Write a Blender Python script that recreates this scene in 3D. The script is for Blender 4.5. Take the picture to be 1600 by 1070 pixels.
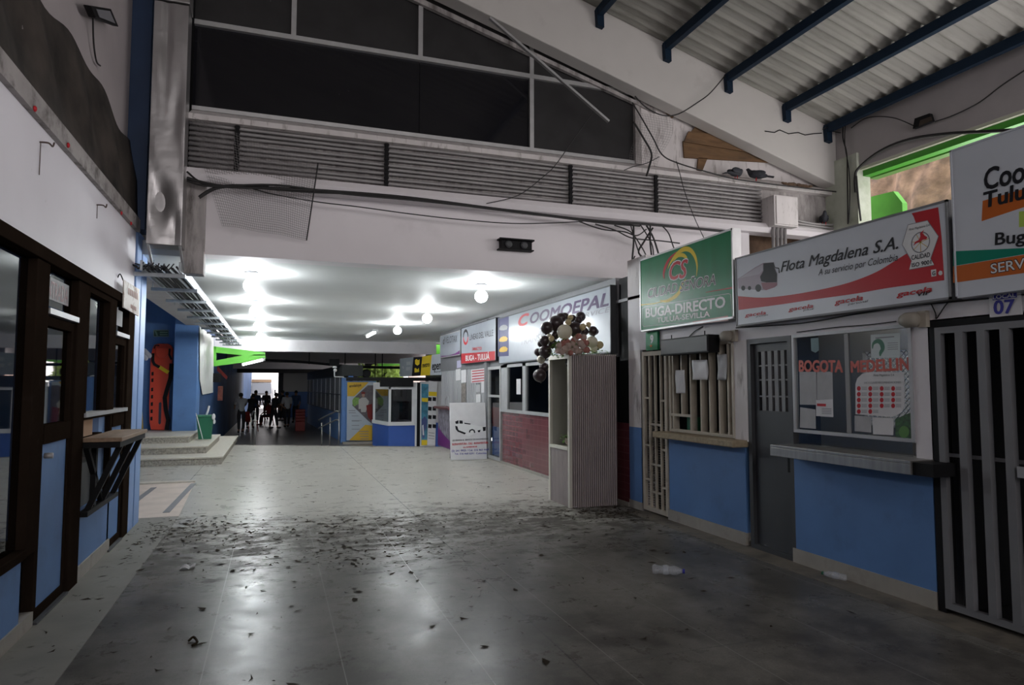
import bpy, bmesh, math, random
from mathutils import Vector, Matrix
random.seed(7)
for o in list(bpy.data.objects): bpy.data.objects.remove(o)
SC = bpy.context.scene
COL = SC.collection
R = math.radians
PI = math.pi

# ------------------------------------------------------------------ camera
FPX, CX, CY, EYE = 1053.0, 800.0, 535.0, 1.6
YAW, PITCH = R(19.36), R(3.7)
cd = bpy.data.cameras.new('camera'); cam = bpy.data.objects.new('camera', cd); COL.objects.link(cam)
cd.sensor_width = 36.0; cd.lens = FPX/1600*36.0; cd.clip_end = 300
cam.location = (0, 0, EYE); cam.rotation_euler = (PI/2+PITCH, 0, -YAW)
SC.camera = cam
# ------------------------------------------------------------------ sky, daylight, exposure
w = bpy.data.worlds.new('sky'); SC.world = w; w.use_nodes = True
bg = w.node_tree.nodes['Background']; bg.inputs[0].default_value = (1.0, 0.95, 0.96, 1); bg.inputs[1].default_value = 4.0
def portal(name, loc, rot, sx, sy):
    l = bpy.data.lights.new(name, 'AREA'); l.shape = 'RECTANGLE'; l.size = sx; l.size_y = sy
    l.cycles.is_portal = True
    o = bpy.data.objects.new(name, l); COL.objects.link(o); o.location = loc; o.rotation_euler = rot
portal('clerestory_daylight', (9.6, 0.2, 3.9), (0, R(90), 0), 2.0, 13.2)
portal('gable_daylight', (3.4, -7.3, 5.4), (R(90), 0, 0), 10.2, 4.2)
portal('exit_daylight', (-1.0, 45.6, 1.3), (R(-90), 0, 0), 3.2, 3.0)
SC.view_settings.view_transform = 'Standard'; SC.view_settings.look = 'None'
SC.view_settings.exposure = 0.0; SC.view_settings.gamma = 1.0
SC.view_settings.use_curve_mapping = False
BULB = 200.0     # strength of the globe bulbs

# ------------------------------------------------------------------ measuring: a pixel's ray met with a wall plane
_fw = Vector((math.sin(YAW)*math.cos(PITCH), math.cos(YAW)*math.cos(PITCH), math.sin(PITCH)))
_rt = Vector((math.cos(YAW), -math.sin(YAW), 0)); _up = _rt.cross(_fw)
def ray(x, y): return _fw + _rt*((x-CX)/FPX) - _up*((y-CY)/FPX)
_C = Vector((0, 0, EYE))
def onx(x, y, X): d = ray(x, y); return _C + d*(X/d.x)
def ony(x, y, Y): d = ray(x, y); return _C + d*(Y/d.y)
def onz(x, y, z=0.0): d = ray(x, y); return _C + d*((z-EYE)/d.z)

# ------------------------------------------------------------------ materials
def mat(name, col, rough=0.6, metal=0.0, spec=0.5, var=0.0, vscale=4.0, dirt=None, dscale=3.0, damt=0.5, dlo=0.5, dhi=0.7,
        bump=0.0, bscale=60.0, stretch=(1, 1, 1), emit=None, estr=0.0, coat=0.0, rvar=0.0):
    m = bpy.data.materials.new(name); m.use_nodes = True
    nt = m.node_tree; N = nt.nodes; L = nt.links; b = N['Principled BSDF']
    b.inputs['Base Color'].default_value = (*col, 1); b.inputs['Roughness'].default_value = rough
    b.inputs['Metallic'].default_value = metal; b.inputs['Specular IOR Level'].default_value = spec
    b.inputs['Coat Weight'].default_value = coat
    if emit: b.inputs['Emission Color'].default_value = (*emit, 1); b.inputs['Emission Strength'].default_value = estr
    if var or dirt or bump or rvar:
        g = N.new('ShaderNodeNewGeometry'); mp = N.new('ShaderNodeMapping'); mp.inputs['Scale'].default_value = stretch
        L.new(g.outputs['Position'], mp.inputs['Vector'])
    cur = None
    if var:
        n = N.new('ShaderNodeTexNoise'); n.inputs['Scale'].default_value = vscale; n.inputs['Detail'].default_value = 6
        L.new(mp.outputs[0], n.inputs['Vector'])
        mr = N.new('ShaderNodeMapRange'); mr.inputs[1].default_value = 0.3; mr.inputs[2].default_value = 0.7
        mr.inputs[3].default_value = 1-var; mr.inputs[4].default_value = 1+var*0.5
        L.new(n.outputs[0], mr.inputs[0])
        mx = N.new('ShaderNodeMix'); mx.data_type = 'RGBA'; mx.blend_type = 'MULTIPLY'; mx.inputs[0].default_value = 1
        mx.inputs[6].default_value = (*col, 1); L.new(mr.outputs[0], mx.inputs[7]); cur = mx.outputs[2]
    if dirt:
        n = N.new('ShaderNodeTexNoise'); n.inputs['Scale'].default_value = dscale; n.inputs['Detail'].default_value = 9; n.inputs['Roughness'].default_value = 0.65
        L.new(mp.outputs[0], n.inputs['Vector'])
        mr = N.new('ShaderNodeMapRange'); mr.inputs[1].default_value = dlo; mr.inputs[2].default_value = dhi
        mr.inputs[3].default_value = 0; mr.inputs[4].default_value = damt
        L.new(n.outputs[0], mr.inputs[0])
        mx = N.new('ShaderNodeMix'); mx.data_type = 'RGBA'
        L.new(mr.outputs[0], mx.inputs[0]); mx.inputs[7].default_value = (*dirt, 1)
        if cur: L.new(cur, mx.inputs[6])
        else: mx.inputs[6].default_value = (*col, 1)
        cur = mx.outputs[2]
    if cur: L.new(cur, b.inputs['Base Color'])
    if rvar:
        n = N.new('ShaderNodeTexNoise'); n.inputs['Scale'].default_value = 1.7; n.inputs['Detail'].default_value = 7
        L.new(mp.outputs[0], n.inputs['Vector'])
        mr = N.new('ShaderNodeMapRange'); mr.inputs[1].default_value = 0.35; mr.inputs[2].default_value = 0.65
        mr.inputs[3].default_value = rough; mr.inputs[4].default_value = rough+rvar
        L.new(n.outputs[0], mr.inputs[0]); L.new(mr.outputs[0], b.inputs['Roughness'])
    if bump:
        n = N.new('ShaderNodeTexNoise'); n.inputs['Scale'].default_value = bscale; n.inputs['Detail'].default_value = 4
        L.new(mp.outputs[0], n.inputs['Vector'])
        bp = N.new('ShaderNodeBump'); bp.inputs['Strength'].default_value = bump; bp.inputs['Distance'].default_value = 0.02
        L.new(n.outputs[0], bp.inputs['Height']); L.new(bp.outputs[0], b.inputs['Normal'])
    return m
def glass_mat(name, tint, ior=1.5, rough=0.02, refl=1.0):
    m = bpy.data.materials.new(name); m.use_nodes = True
    nt = m.node_tree; N = nt.nodes; L = nt.links; N.remove(N['Principled BSDF'])
    t = N.new('ShaderNodeBsdfTransparent'); t.inputs[0].default_value = (*tint, 1)
    g = N.new('ShaderNodeBsdfGlossy'); g.inputs['Roughness'].default_value = rough; g.inputs[0].default_value = (refl, refl, refl, 1)
    f = N.new('ShaderNodeFresnel'); f.inputs[0].default_value = ior
    gm = N.new('ShaderNodeNewGeometry'); iv = N.new('ShaderNodeMath'); iv.operation = 'SUBTRACT'; iv.inputs[0].default_value = 1; L.new(gm.outputs['Backfacing'], iv.inputs[1])
    ml = N.new('ShaderNodeMath'); ml.operation = 'MULTIPLY'; L.new(f.outputs[0], ml.inputs[0]); L.new(iv.outputs[0], ml.inputs[1])
    x = N.new('ShaderNodeMixShader'); L.new(ml.outputs[0], x.inputs[0]); L.new(t.outputs[0], x.inputs[1]); L.new(g.outputs[0], x.inputs[2])
    L.new(x.outputs[0], N['Material Output'].inputs['Surface'])
    return m
M = {}
M['white'] = mat('white_paint', (0.72, 0.69, 0.71), 0.7, var=0.05, vscale=2, dirt=(0.3, 0.27, 0.25), dscale=1.6, damt=0.25, dlo=0.55, dhi=0.8)
M['white_slab'] = mat('slab_white_paint', (0.86, 0.82, 0.84), 0.7, var=0.03, vscale=2, dirt=(0.3, 0.27, 0.25), dscale=1.6, damt=0.2, dlo=0.6, dhi=0.85)
M['white_beam'] = mat('beam_off_white', (0.64, 0.615, 0.585), 0.75, var=0.04, vscale=2, dirt=(0.3, 0.27, 0.25), dscale=2.6, damt=0.25, dlo=0.6, dhi=0.8)
M['white_clean'] = mat('white_wall_paint', (0.85, 0.82, 0.87), 0.65, var=0.04, vscale=1.5, dirt=(0.35, 0.3, 0.28), dscale=9, damt=0.4, dlo=0.68, dhi=0.78)
M['white_streaked'] = mat('streaked_white_paint', (0.70, 0.66, 0.65), 0.75, var=0.08, vscale=3, dirt=(0.12, 0.09, 0.07), dscale=5, damt=0.75, dlo=0.55, dhi=0.72, stretch=(2.2, 2.2, 0.5))
M['grime'] = mat('grimy_white_paint', (0.45, 0.42, 0.41), 0.85, var=0.2, vscale=6, dirt=(0.05, 0.04, 0.035), dscale=4, damt=0.8, dlo=0.45, dhi=0.7, stretch=(2, 2, 0.5))
M['ceiling'] = mat('ceiling_paint', (0.74, 0.76, 0.75), 0.6, var=0.05, vscale=1.0)
M['blue'] = mat('blue_paint', (0.10, 0.215, 0.46), 0.55, var=0.10, vscale=2.5, dirt=(0.05, 0.09, 0.17), dscale=3, damt=0.4, dlo=0.55, dhi=0.8)
M['deepblue'] = mat('deep_blue_paint', (0.06, 0.15, 0.42), 0.5, var=0.08)
M['lightblue'] = mat('light_blue_paint', (0.20, 0.33, 0.60), 0.5, var=0.06, dirt=(0.5, 0.48, 0.46), dscale=4, damt=0.5, dlo=0.68, dhi=0.75)
M['navy'] = mat('navy_steel_paint', (0.008, 0.022, 0.045), 0.6, spec=0.2, var=0.15)
M['brown'] = mat('brown_aluminium', (0.022, 0.015, 0.011), 0.55, spec=0.0, var=0.15, dirt=(0.07, 0.055, 0.05), dscale=8, damt=0.2, dlo=0.6, dhi=0.8)
M['silver'] = mat('dull_silver', (0.40, 0.40, 0.41), 0.5, metal=0.35, var=0.1)
M['alu'] = mat('aluminium', (0.55, 0.55, 0.55), 0.45, metal=0.6, var=0.1, vscale=8)
M['duct'] = mat('dented_sheet_metal', (0.44, 0.425, 0.425), 0.34, metal=0.8, var=0.12, vscale=2, bump=1.0, bscale=1.6)
M['galv'] = mat('galvanised_steel', (0.40, 0.43, 0.45), 0.5, metal=0.6, var=0.2, vscale=12)
M['conduit'] = mat('conduit_grey', (0.36, 0.345, 0.345), 0.55, metal=0.3, var=0.2, vscale=6, dirt=(0.45, 0.42, 0.40), dscale=7, damt=0.5, dlo=0.62, dhi=0.75, stretch=(0.4, 1, 1))
M['black'] = mat('matte_black', (0.010, 0.010, 0.011), 0.6, spec=0.15)
M['cable'] = mat('black_cable', (0.015, 0.014, 0.014), 0.6)
M['dark'] = mat('dark_interior', (0.035, 0.037, 0.042), 0.8)
M['darkgrey'] = mat('dark_grey_paint', (0.05, 0.053, 0.058), 0.5, var=0.1, dirt=(0.12, 0.11, 0.10), dscale=5, damt=0.3, dlo=0.62, dhi=0.8)
M['grey'] = mat('grey_paint', (0.19, 0.19, 0.20), 0.5, var=0.1)
M['cream'] = mat('cream_steel_paint', (0.50, 0.45, 0.37), 0.55, var=0.12, vscale=6, dirt=(0.14, 0.08, 0.04), dscale=5, damt=0.6, dlo=0.58, dhi=0.75)
M['stone'] = mat('beige_stone', (0.36, 0.29, 0.19), 0.7, var=0.25, vscale=30, dirt=(0.15, 0.06, 0.03), dscale=2, damt=0.4, dlo=0.6, dhi=0.8)
M['terrazzo'] = mat('terrazzo_steps', (0.40, 0.37, 0.31), 0.55, var=0.5, vscale=28)
M['terrazzo_top'] = mat('terrazzo_treads', (0.58, 0.54, 0.46), 0.5, var=0.12, vscale=20)
M['baseboard'] = mat('cream_tile_skirting', (0.36, 0.335, 0.295), 0.6, var=0.15, dirt=(0.1, 0.08, 0.06), dscale=4, damt=0.6, dlo=0.5, dhi=0.75)
M['kerb'] = mat('stained_kerb', (0.17, 0.15, 0.12), 0.7, var=0.3, vscale=5, dirt=(0.05, 0.045, 0.04), dscale=4, damt=0.8, dlo=0.5, dhi=0.7)
M['strip'] = mat('pale_concrete', (0.20, 0.188, 0.162), 0.6, var=0.2, vscale=3, dirt=(0.06, 0.05, 0.04), dscale=6, damt=0.8, dlo=0.58, dhi=0.72)
M['pinktile'] = mat('pale_pink_tile', (0.60, 0.50, 0.43), 0.6, var=0.12)
M['redtile'] = mat('dark_red_tile', (0.17, 0.035, 0.045), 0.25, var=0.25, vscale=20)
M['wood'] = mat('weathered_board', (0.20, 0.11, 0.05), 0.8, var=0.35, vscale=6, dirt=(0.03, 0.025, 0.02), dscale=3, damt=0.8, dlo=0.5, dhi=0.7, stretch=(0.5, 4, 3))
M['woodtop'] = mat('worn_plank_top', (0.33, 0.22, 0.14), 0.6, var=0.3, vscale=5, stretch=(4, 0.6, 4))
M['roof'] = mat('corrugated_roofing', (0.40, 0.39, 0.35), 0.6, var=0.2, vscale=1.5, dirt=(0.14, 0.13, 0.10), dscale=2.5, damt=0.55, dlo=0.5, dhi=0.75, stretch=(0.5, 3, 0.5))
M['net'] = mat('grimy_netting', (0.045, 0.036, 0.030), 0.95, var=0.75, vscale=3, dirt=(0.28, 0.26, 0.25), dscale=16, damt=0.8, dlo=0.70, dhi=0.73)
M['wire'] = mat('netting_wire', (0.24, 0.225, 0.225), 0.8)
M['lime'] = mat('lime_green_paint', (0.16, 0.62, 0.06), 0.5, var=0.05)
M['green'] = mat('green_steel_paint', (0.05, 0.30, 0.02), 0.5, var=0.1)
M['soil'] = mat('rough_brown_soffit', (0.16, 0.10, 0.065), 0.95, var=0.5, vscale=5, bump=1.0, bscale=9)
M['tint'] = mat('tinted_window', (0.012, 0.012, 0.015), 0.06, spec=0.6, dirt=(0.4, 0.4, 0.4), dscale=17, damt=0.8, dlo=0.715, dhi=0.725)
M['mesh_dark'] = mat('dusty_tinted_window', (0.035, 0.034, 0.035), 0.35, spec=0.4, var=0.2, dirt=(0.4, 0.4, 0.4), dscale=17, damt=0.7, dlo=0.73, dhi=0.735)
M['glass'] = glass_mat('clear_glass', (0.80, 0.82, 0.82))
M['glass_shop'] = glass_mat('tinted_shop_glass', (0.42, 0.44, 0.46), ior=1.75)
M['orange'] = mat('orange_plastic', (0.62, 0.055, 0.02), 0.4)
M['red'] = mat('red_print', (0.50, 0.025, 0.035), 0.35, spec=0.2)
M['red_plastic'] = mat('red_plastic', (0.17, 0.016, 0.014), 0.5, spec=0.25)
M['yellow'] = mat('yellow_print', (0.75, 0.55, 0.03), 0.4, spec=0.2)
M['yellowdull'] = mat('amber_print', (0.62, 0.38, 0.04), 0.4, spec=0.2)
M['signwhite'] = mat('sign_face_white', (0.62, 0.65, 0.70), 0.30, var=0.04, spec=0.3)
M['signgreen'] = mat('sign_face_green', (0.004, 0.19, 0.07), 0.36, var=0.12, vscale=2, spec=0.22, stretch=(1, 4, 0.6))
M['teal'] = mat('teal_print', (0.0, 0.22, 0.14), 0.35, spec=0.2)
M['signorange'] = mat('orange_print', (0.55, 0.13, 0.02), 0.35, spec=0.2)
M['ink'] = mat('black_print', (0.012, 0.012, 0.016), 0.4, spec=0.2)
M['greyink'] = mat('grey_print', (0.22, 0.22, 0.24), 0.4, spec=0.2)
M['blueink'] = mat('blue_print', (0.05, 0.05, 0.32), 0.4, spec=0.2)
M['navyink'] = mat('navy_print', (0.03, 0.03, 0.12), 0.4, spec=0.2)
M['purple'] = mat('purple_print', (0.13, 0.02, 0.14), 0.4, spec=0.2)
M['printwhite'] = mat('white_print', (0.75, 0.75, 0.75), 0.35, spec=0.2)
M['printsilver'] = mat('silver_print', (0.45, 0.46, 0.46), 0.35, spec=0.2)
M['paper'] = mat('white_paper', (0.68, 0.67, 0.68), 0.7, var=0.06, vscale=8)
M['greypaper'] = mat('grey_paper', (0.42, 0.42, 0.43), 0.7, var=0.1, vscale=10)
M['plastic_green'] = mat('green_plastic', (0.01, 0.13, 0.065), 0.45)
M['steel'] = mat('brushed_steel', (0.36, 0.35, 0.335), 0.35, metal=0.85, var=0.15, vscale=6, stretch=(1, 5, 0.5))
M['panel_grey'] = mat('ribbed_grey_panel', (0.40, 0.345, 0.335), 0.6, var=0.08)
M['panel_white'] = mat('white_lacquer', (0.66, 0.63, 0.55), 0.5)
M['niche'] = mat('niche_grey', (0.42, 0.41, 0.36), 0.7)
M['balloon_brown'] = mat('brown_balloon', (0.045, 0.028, 0.03), 0.28, spec=0.6)
M['balloon_cream'] = mat('cream_balloon', (0.72, 0.67, 0.52), 0.3)
M['balloon_gold'] = mat('beige_balloon', (0.60, 0.49, 0.28), 0.3)
M['rose_pink'] = mat('pink_petals', (0.42, 0.17, 0.14), 0.7)
M['rose_pale'] = mat('pale_petals', (0.50, 0.37, 0.32), 0.7)
M['leaf'] = mat('green_leaves', (0.19, 0.34, 0.08), 0.6, var=0.3, vscale=30)
M['bulb'] = mat('lit_globe', (0.9, 0.9, 0.9), 0.4, emit=(0.93, 0.98, 1.0), estr=BULB)
M['tube'] = mat('lit_tube', (0.9, 0.9, 0.9), 0.4, emit=(0.95, 0.97, 1.0), estr=9)
M['skin'] = mat('skin', (0.25, 0.13, 0.08), 0.6)
M['hair'] = mat('dark_hair', (0.012, 0.009, 0.008), 0.6)
M['cl_white'] = mat('white_cloth', (0.50, 0.50, 0.52), 0.85)
M['cl_dark'] = mat('dark_cloth', (0.02, 0.02, 0.025), 0.85)
M['cl_blue'] = mat('blue_cloth', (0.05, 0.09, 0.18), 0.85)
M['cl_red'] = mat('red_cloth', (0.30, 0.03, 0.03), 0.85)
M['van'] = mat('white_car_paint', (0.75, 0.75, 0.76), 0.3, coat=0.5)
M['tyre'] = mat('rubber', (0.02, 0.02, 0.02), 0.8)
M['feather'] = mat('slate_feathers', (0.03, 0.033, 0.042), 0.7, var=0.3, vscale=25)
M['litter'] = mat('dry_leaf_litter', (0.028, 0.020, 0.012), 0.9, spec=0.1)
M['clearplastic'] = mat('clear_plastic', (0.72, 0.76, 0.82), 0.12, spec=0.9)
M['clearplastic'].node_tree.nodes['Principled BSDF'].inputs['Alpha'].default_value = 0.30
M['outside'] = mat('sunlit_concrete', (0.7, 0.7, 0.7), 0.8)

def floor_material():
    m = bpy.data.materials.new('polished_grey_floor'); m.use_nodes = True
    nt = m.node_tree; N = nt.nodes; L = nt.links; b = N['Principled BSDF']; b.inputs['Specular IOR Level'].default_value = 0.10
    g = N.new('ShaderNodeNewGeometry')
    sep = N.new('ShaderNodeSeparateXYZ'); L.new(g.outputs['Position'], sep.inputs[0])
    def noise(scale, detail=6, rough=0.6, st=(1, 1, 1)):
        mp = N.new('ShaderNodeMapping'); mp.inputs['Scale'].default_value = st; L.new(g.outputs['Position'], mp.inputs['Vector'])
        n = N.new('ShaderNodeTexNoise'); n.inputs['Scale'].default_value = scale; n.inputs['Detail'].default_value = detail
        n.inputs['Roughness'].default_value = rough; L.new(mp.outputs[0], n.inputs['Vector']); return n.outputs[0]
    def mr(src, a, b_, c, d):
        r = N.new('ShaderNodeMapRange'); L.new(src, r.inputs[0])
        for i, v in enumerate((a, b_, c, d)): r.inputs[i+1].default_value = v
        return r.outputs[0]
    def mth(op, a, b_=None):
        x = N.new('ShaderNodeMath'); x.operation = op
        for i, v in enumerate((a, b_)):
            if v is None: continue
            if isinstance(v, (int, float)): x.inputs[i].default_value = v
            else: L.new(v, x.inputs[i])
        return x.outputs[0]
    def mix(f, a, b_):
        x = N.new('ShaderNodeMix'); x.data_type = 'RGBA'
        if isinstance(f, float): x.inputs[0].default_value = f
        else: L.new(f, x.inputs[0])
        for i, v in ((6, a), (7, b_)):
            if isinstance(v, tuple): x.inputs[i].default_value = (*v, 1)
            else: L.new(v, x.inputs[i])
        return x.outputs[2]
    base = mix(mr(noise(1.3, 8, 0.7), 0.3, 0.7, 0, 1), (0.40, 0.38, 0.34), (0.52, 0.50, 0.445))
    base = mix(mr(noise(90, 2), 0.45, 0.7, 0, 0.35), base, (0.12, 0.12, 0.115))
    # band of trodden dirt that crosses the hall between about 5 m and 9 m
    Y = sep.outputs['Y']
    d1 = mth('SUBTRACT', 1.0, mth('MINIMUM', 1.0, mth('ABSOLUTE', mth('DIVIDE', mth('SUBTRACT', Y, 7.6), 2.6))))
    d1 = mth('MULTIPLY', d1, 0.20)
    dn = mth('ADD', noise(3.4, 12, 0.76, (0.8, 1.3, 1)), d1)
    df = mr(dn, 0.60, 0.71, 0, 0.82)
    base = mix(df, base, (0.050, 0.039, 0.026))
    fm = mth('MULTIPLY', mr(mth('ADD', noise(0.9, 10, 0.7, (1, 0.8, 1)), mth('MULTIPLY', noise(5, 6, 0.7), 0.25)), 0.38, 0.70, 0.5, 1.0), mr(Y, 6.0, 9.4, 0.92, 0.0))  # film over the near floor: dimness painted into the colour, with real dirt
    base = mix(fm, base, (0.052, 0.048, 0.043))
    sp = mr(mth('ADD', noise(16, 4, 0.6), mth('MULTIPLY', d1, 0.45)), 0.75, 0.78, 0, 0.85)
    base = mix(sp, base, (0.03, 0.024, 0.018))
    s2 = mr(mth('ADD', noise(24, 6, 0.7, (1, 0.7, 1)), mth('MULTIPLY', mr(Y, 7.0, 10.5, 0.10, 0.0), noise(1.6, 4, 0.6))), 0.705, 0.745, 0, 0.8)
    base = mix(s2, base, (0.034, 0.027, 0.018))
    # joints
    X = sep.outputs['X']
    def line(src, period, off, wd):
        f = mth('FRACT', mth('DIVIDE', mth('ADD', src, off), period))
        return mth('LESS_THAN', f, wd/period)
    base = mix(mth('MULTIPLY', line(X, 0.75, 10.1, 0.006), 0.6), base, (0.33, 0.33, 0.30))
    base = mix(mth('MULTIPLY', line(X, 3.0, 10.33, 0.012), 0.9), base, (0.06, 0.06, 0.055))
    base = mix(mth('MULTIPLY', line(Y, 3.0, 11.4, 0.01), 0.7), base, (0.09, 0.09, 0.085))
    L.new(base, b.inputs['Base Color'])
    ro = mr(noise(3.0, 10, 0.75), 0.25, 0.75, 0.20, 0.42)
    ro = mth('ADD', ro, mth('MULTIPLY', df, 0.3))
    L.new(ro, b.inputs['Roughness'])
    bp = N.new('ShaderNodeBump'); bp.inputs['Strength'].default_value = 0.08; bp.inputs['Distance'].default_value = 0.01
    L.new(noise(14, 6), bp.inputs['Height']); L.new(bp.outputs[0], b.inputs['Normal'])
    return m
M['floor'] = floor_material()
def brick_mat(name, c1, c2, mortar, wd, ht, rough, axis):
    m = bpy.data.materials.new(name); m.use_nodes = True
    nt = m.node_tree; N = nt.nodes; L = nt.links; b = N['Principled BSDF']; b.inputs['Roughness'].default_value = rough
    g = N.new('ShaderNodeNewGeometry'); s = N.new('ShaderNodeSeparateXYZ'); c = N.new('ShaderNodeCombineXYZ')
    L.new(g.outputs['Position'], s.inputs[0]); L.new(s.outputs[axis], c.inputs[0]); L.new(s.outputs['Z'], c.inputs[1])
    t = N.new('ShaderNodeTexBrick'); L.new(c.outputs[0], t.inputs['Vector'])
    t.inputs['Color1'].default_value = (*c1, 1); t.inputs['Color2'].default_value = (*c2, 1); t.inputs['Mortar'].default_value = (*mortar, 1)
    t.inputs['Scale'].default_value = 1; t.inputs['Brick Width'].default_value = wd; t.inputs['Row Height'].default_value = ht
    t.inputs['Mortar Size'].default_value = 0.006; t.offset = 0.0
    L.new(t.outputs[0], b.inputs['Base Color'])
    return m
M['redtile'] = brick_mat('dark_red_wall_tile', (0.115, 0.026, 0.034), (0.135, 0.032, 0.040), (0.17, 0.055, 0.062), 0.20, 0.10, 0.25, 'Y')

# ------------------------------------------------------------------ mesh building
class MB:
    def __init__(s): s.b = bmesh.new()
    def box(s, x0, x1, y0, y1, z0, z1):
        m = Matrix.Translation(((x0+x1)/2, (y0+y1)/2, (z0+z1)/2)) @ Matrix.Diagonal((abs(x1-x0), abs(y1-y0), abs(z1-z0), 1))
        bmesh.ops.create_cube(s.b, size=1, matrix=m); return s
    def obox(s, c, size, rot=(0, 0, 0)):
        from mathutils import Euler
        m = Matrix.Translation(c) @ Euler(rot).to_matrix().to_4x4() @ Matrix.Diagonal((*size, 1))
        bmesh.ops.create_cube(s.b, size=1, matrix=m); return s
    def bar(s, p, q, w, h, up=(0, 0, 1)):
        p, q = Vector(p), Vector(q); d = q-p; z = d.normalized(); u = Vector(up)
        x = u.cross(z)
        if x.length < 1e-4: x = Vector((1, 0, 0)).cross(z)
        x.normalize(); y = z.cross(x)
        m = Matrix.Translation((p+q)/2) @ Matrix((x, y, z)).transposed().to_4x4() @ Matrix.Diagonal((w, h, d.length, 1))
        bmesh.ops.create_cube(s.b, size=1, matrix=m); return s
    def cyl(s, p, q, r, n=12, r2=None):
        p, q = Vector(p), Vector(q); d = q-p
        m = Matrix.Translation((p+q)/2) @ d.to_track_quat('Z', 'Y').to_matrix().to_4x4()
        bmesh.ops.create_cone(s.b, cap_ends=True, segments=n, radius1=r, radius2=r if r2 is None else r2, depth=d.length, matrix=m); return s
    def ball(s, c, r, sc=(1, 1, 1), u=20, v=12, rot=None):
        m = Matrix.Translation(c)
        if rot is not None: m = m @ rot
        m = m @ Matrix.Diagonal((*sc, 1))
        bmesh.ops.create_uvsphere(s.b, u_segments=u, v_segments=v, radius=r, matrix=m); return s
    def lathe(s, c, prof, n=24, axis=None):
        base = Matrix.Translation(c)
        if axis is not None: base = base @ Vector(axis).to_track_quat('Z', 'Y').to_matrix().to_4x4()
        rings = []
        for r, z in prof:
            rings.append([s.b.verts.new(base @ Vector((r*math.cos(2*PI*i/n), r*math.sin(2*PI*i/n), z))) for i in range(n)])
        for a, b in zip(rings, rings[1:]):
            for i in range(n): s.b.faces.new((a[i], a[(i+1) % n], b[(i+1) % n], b[i]))
        s.b.faces.new(rings[0][::-1]); s.b.faces.new(rings[-1]); return s
    def tube(s, pts, r, n=6, smooth=4, taper=None):
        pts = [Vector(p) for p in pts]
        if smooth and len(pts) > 2: pts = catmull(pts, smooth)
        rings = []; nrm = None
        for i, p in enumerate(pts):
            d = (pts[min(i+1, len(pts)-1)]-pts[max(i-1, 0)]).normalized()
            if nrm is None:
                nrm = d.orthogonal().normalized()
            else:
                nrm = (nrm - d*nrm.dot(d)).normalized()
            bi = d.cross(nrm); rr = r if taper is None else r*taper(i/(len(pts)-1))
            rings.append([s.b.verts.new(p+(nrm*math.cos(2*PI*k/n)+bi*math.sin(2*PI*k/n))*rr) for k in range(n)])
        for a, b in zip(rings, rings[1:]):
            for k in range(n): s.b.faces.new((a[k], a[(k+1) % n], b[(k+1) % n], b[k]))
        s.b.faces.new(rings[0][::-1]); s.b.faces.new(rings[-1]); return s
    def prism(s, pts, off):                      # polygon (3D points) extruded by vector off
        off = Vector(off); a = [s.b.verts.new(Vector(p)) for p in pts]; b = [s.b.verts.new(Vector(p)+off) for p in pts]
        n = len(a); f1 = s.b.faces.new(a); f2 = s.b.faces.new(b[::-1])
        for i in range(n): s.b.faces.new((a[i], b[i], b[(i+1) % n], a[(i+1) % n]))
        return s
    def face(s, pts): s.b.faces.new([s.b.verts.new(Vector(p)) for p in pts]); return s
    def grid(s, fn, nu, nv):
        g = [[s.b.verts.new(fn(i/nu, j/nv)) for j in range(nv+1)] for i in range(nu+1)]
        for i in range(nu):
            for j in range(nv): s.b.faces.new((g[i][j], g[i+1][j], g[i+1][j+1], g[i][j+1]))
        return s
    def build(s, name, m, parent=None, smooth=False, bevel=0.0, solid=0.0, fixn=True):
        if fixn: bmesh.ops.recalc_face_normals(s.b, faces=s.b.faces)
        me = bpy.data.meshes.new(name)
        if parent is not None:
            o0 = wloc(parent)
            bmesh.ops.translate(s.b, verts=s.b.verts, vec=-o0)
        s.b.to_mesh(me); s.b.free()
        me.materials.append(M[m] if isinstance(m, str) else m)
        if smooth: me.polygons.foreach_set('use_smooth', [True]*len(me.polygons))
        o = bpy.data.objects.new(name, me); COL.objects.link(o)
        if parent is not None: o.parent = parent
        if solid:
            md = o.modifiers.new('solid', 'SOLIDIFY'); md.thickness = solid
        if bevel:
            md = o.modifiers.new('bevel', 'BEVEL'); md.width = bevel; md.segments = 2; md.limit_method = 'ANGLE'
        return o
def wloc(o):
    v = Vector(o.location)
    while o.parent is not None: o = o.parent; v = v+Vector(o.location)
    return v
def catmull(p, k):
    out = []
    for i in range(len(p)-1):
        a, b, c, d = p[max(i-1, 0)], p[i], p[i+1], p[min(i+2, len(p)-1)]
        for j in range(k):
            t = j/k
            out.append(0.5*((2*b)+(c-a)*t+(2*a-5*b+4*c-d)*t*t+(3*b-a-3*c+d)*t**3))
    out.append(p[-1]); return out
def tag(o, label, cat, group=None, kind=None):
    o['label'] = label; o['category'] = cat
    if group: o['group'] = group
    if kind: o['kind'] = kind
    return o
def thing(name, label, cat, loc=(0, 0, 0), group=None):
    o = bpy.data.objects.new(name, None); COL.objects.link(o); o.location = loc; o.empty_display_size = 0.1
    return tag(o, label, cat, group)
def struct(o): o['kind'] = 'structure'; return o
def sbox(name, m, *a): return struct(MB().box(*a).build(name, m))

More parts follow.
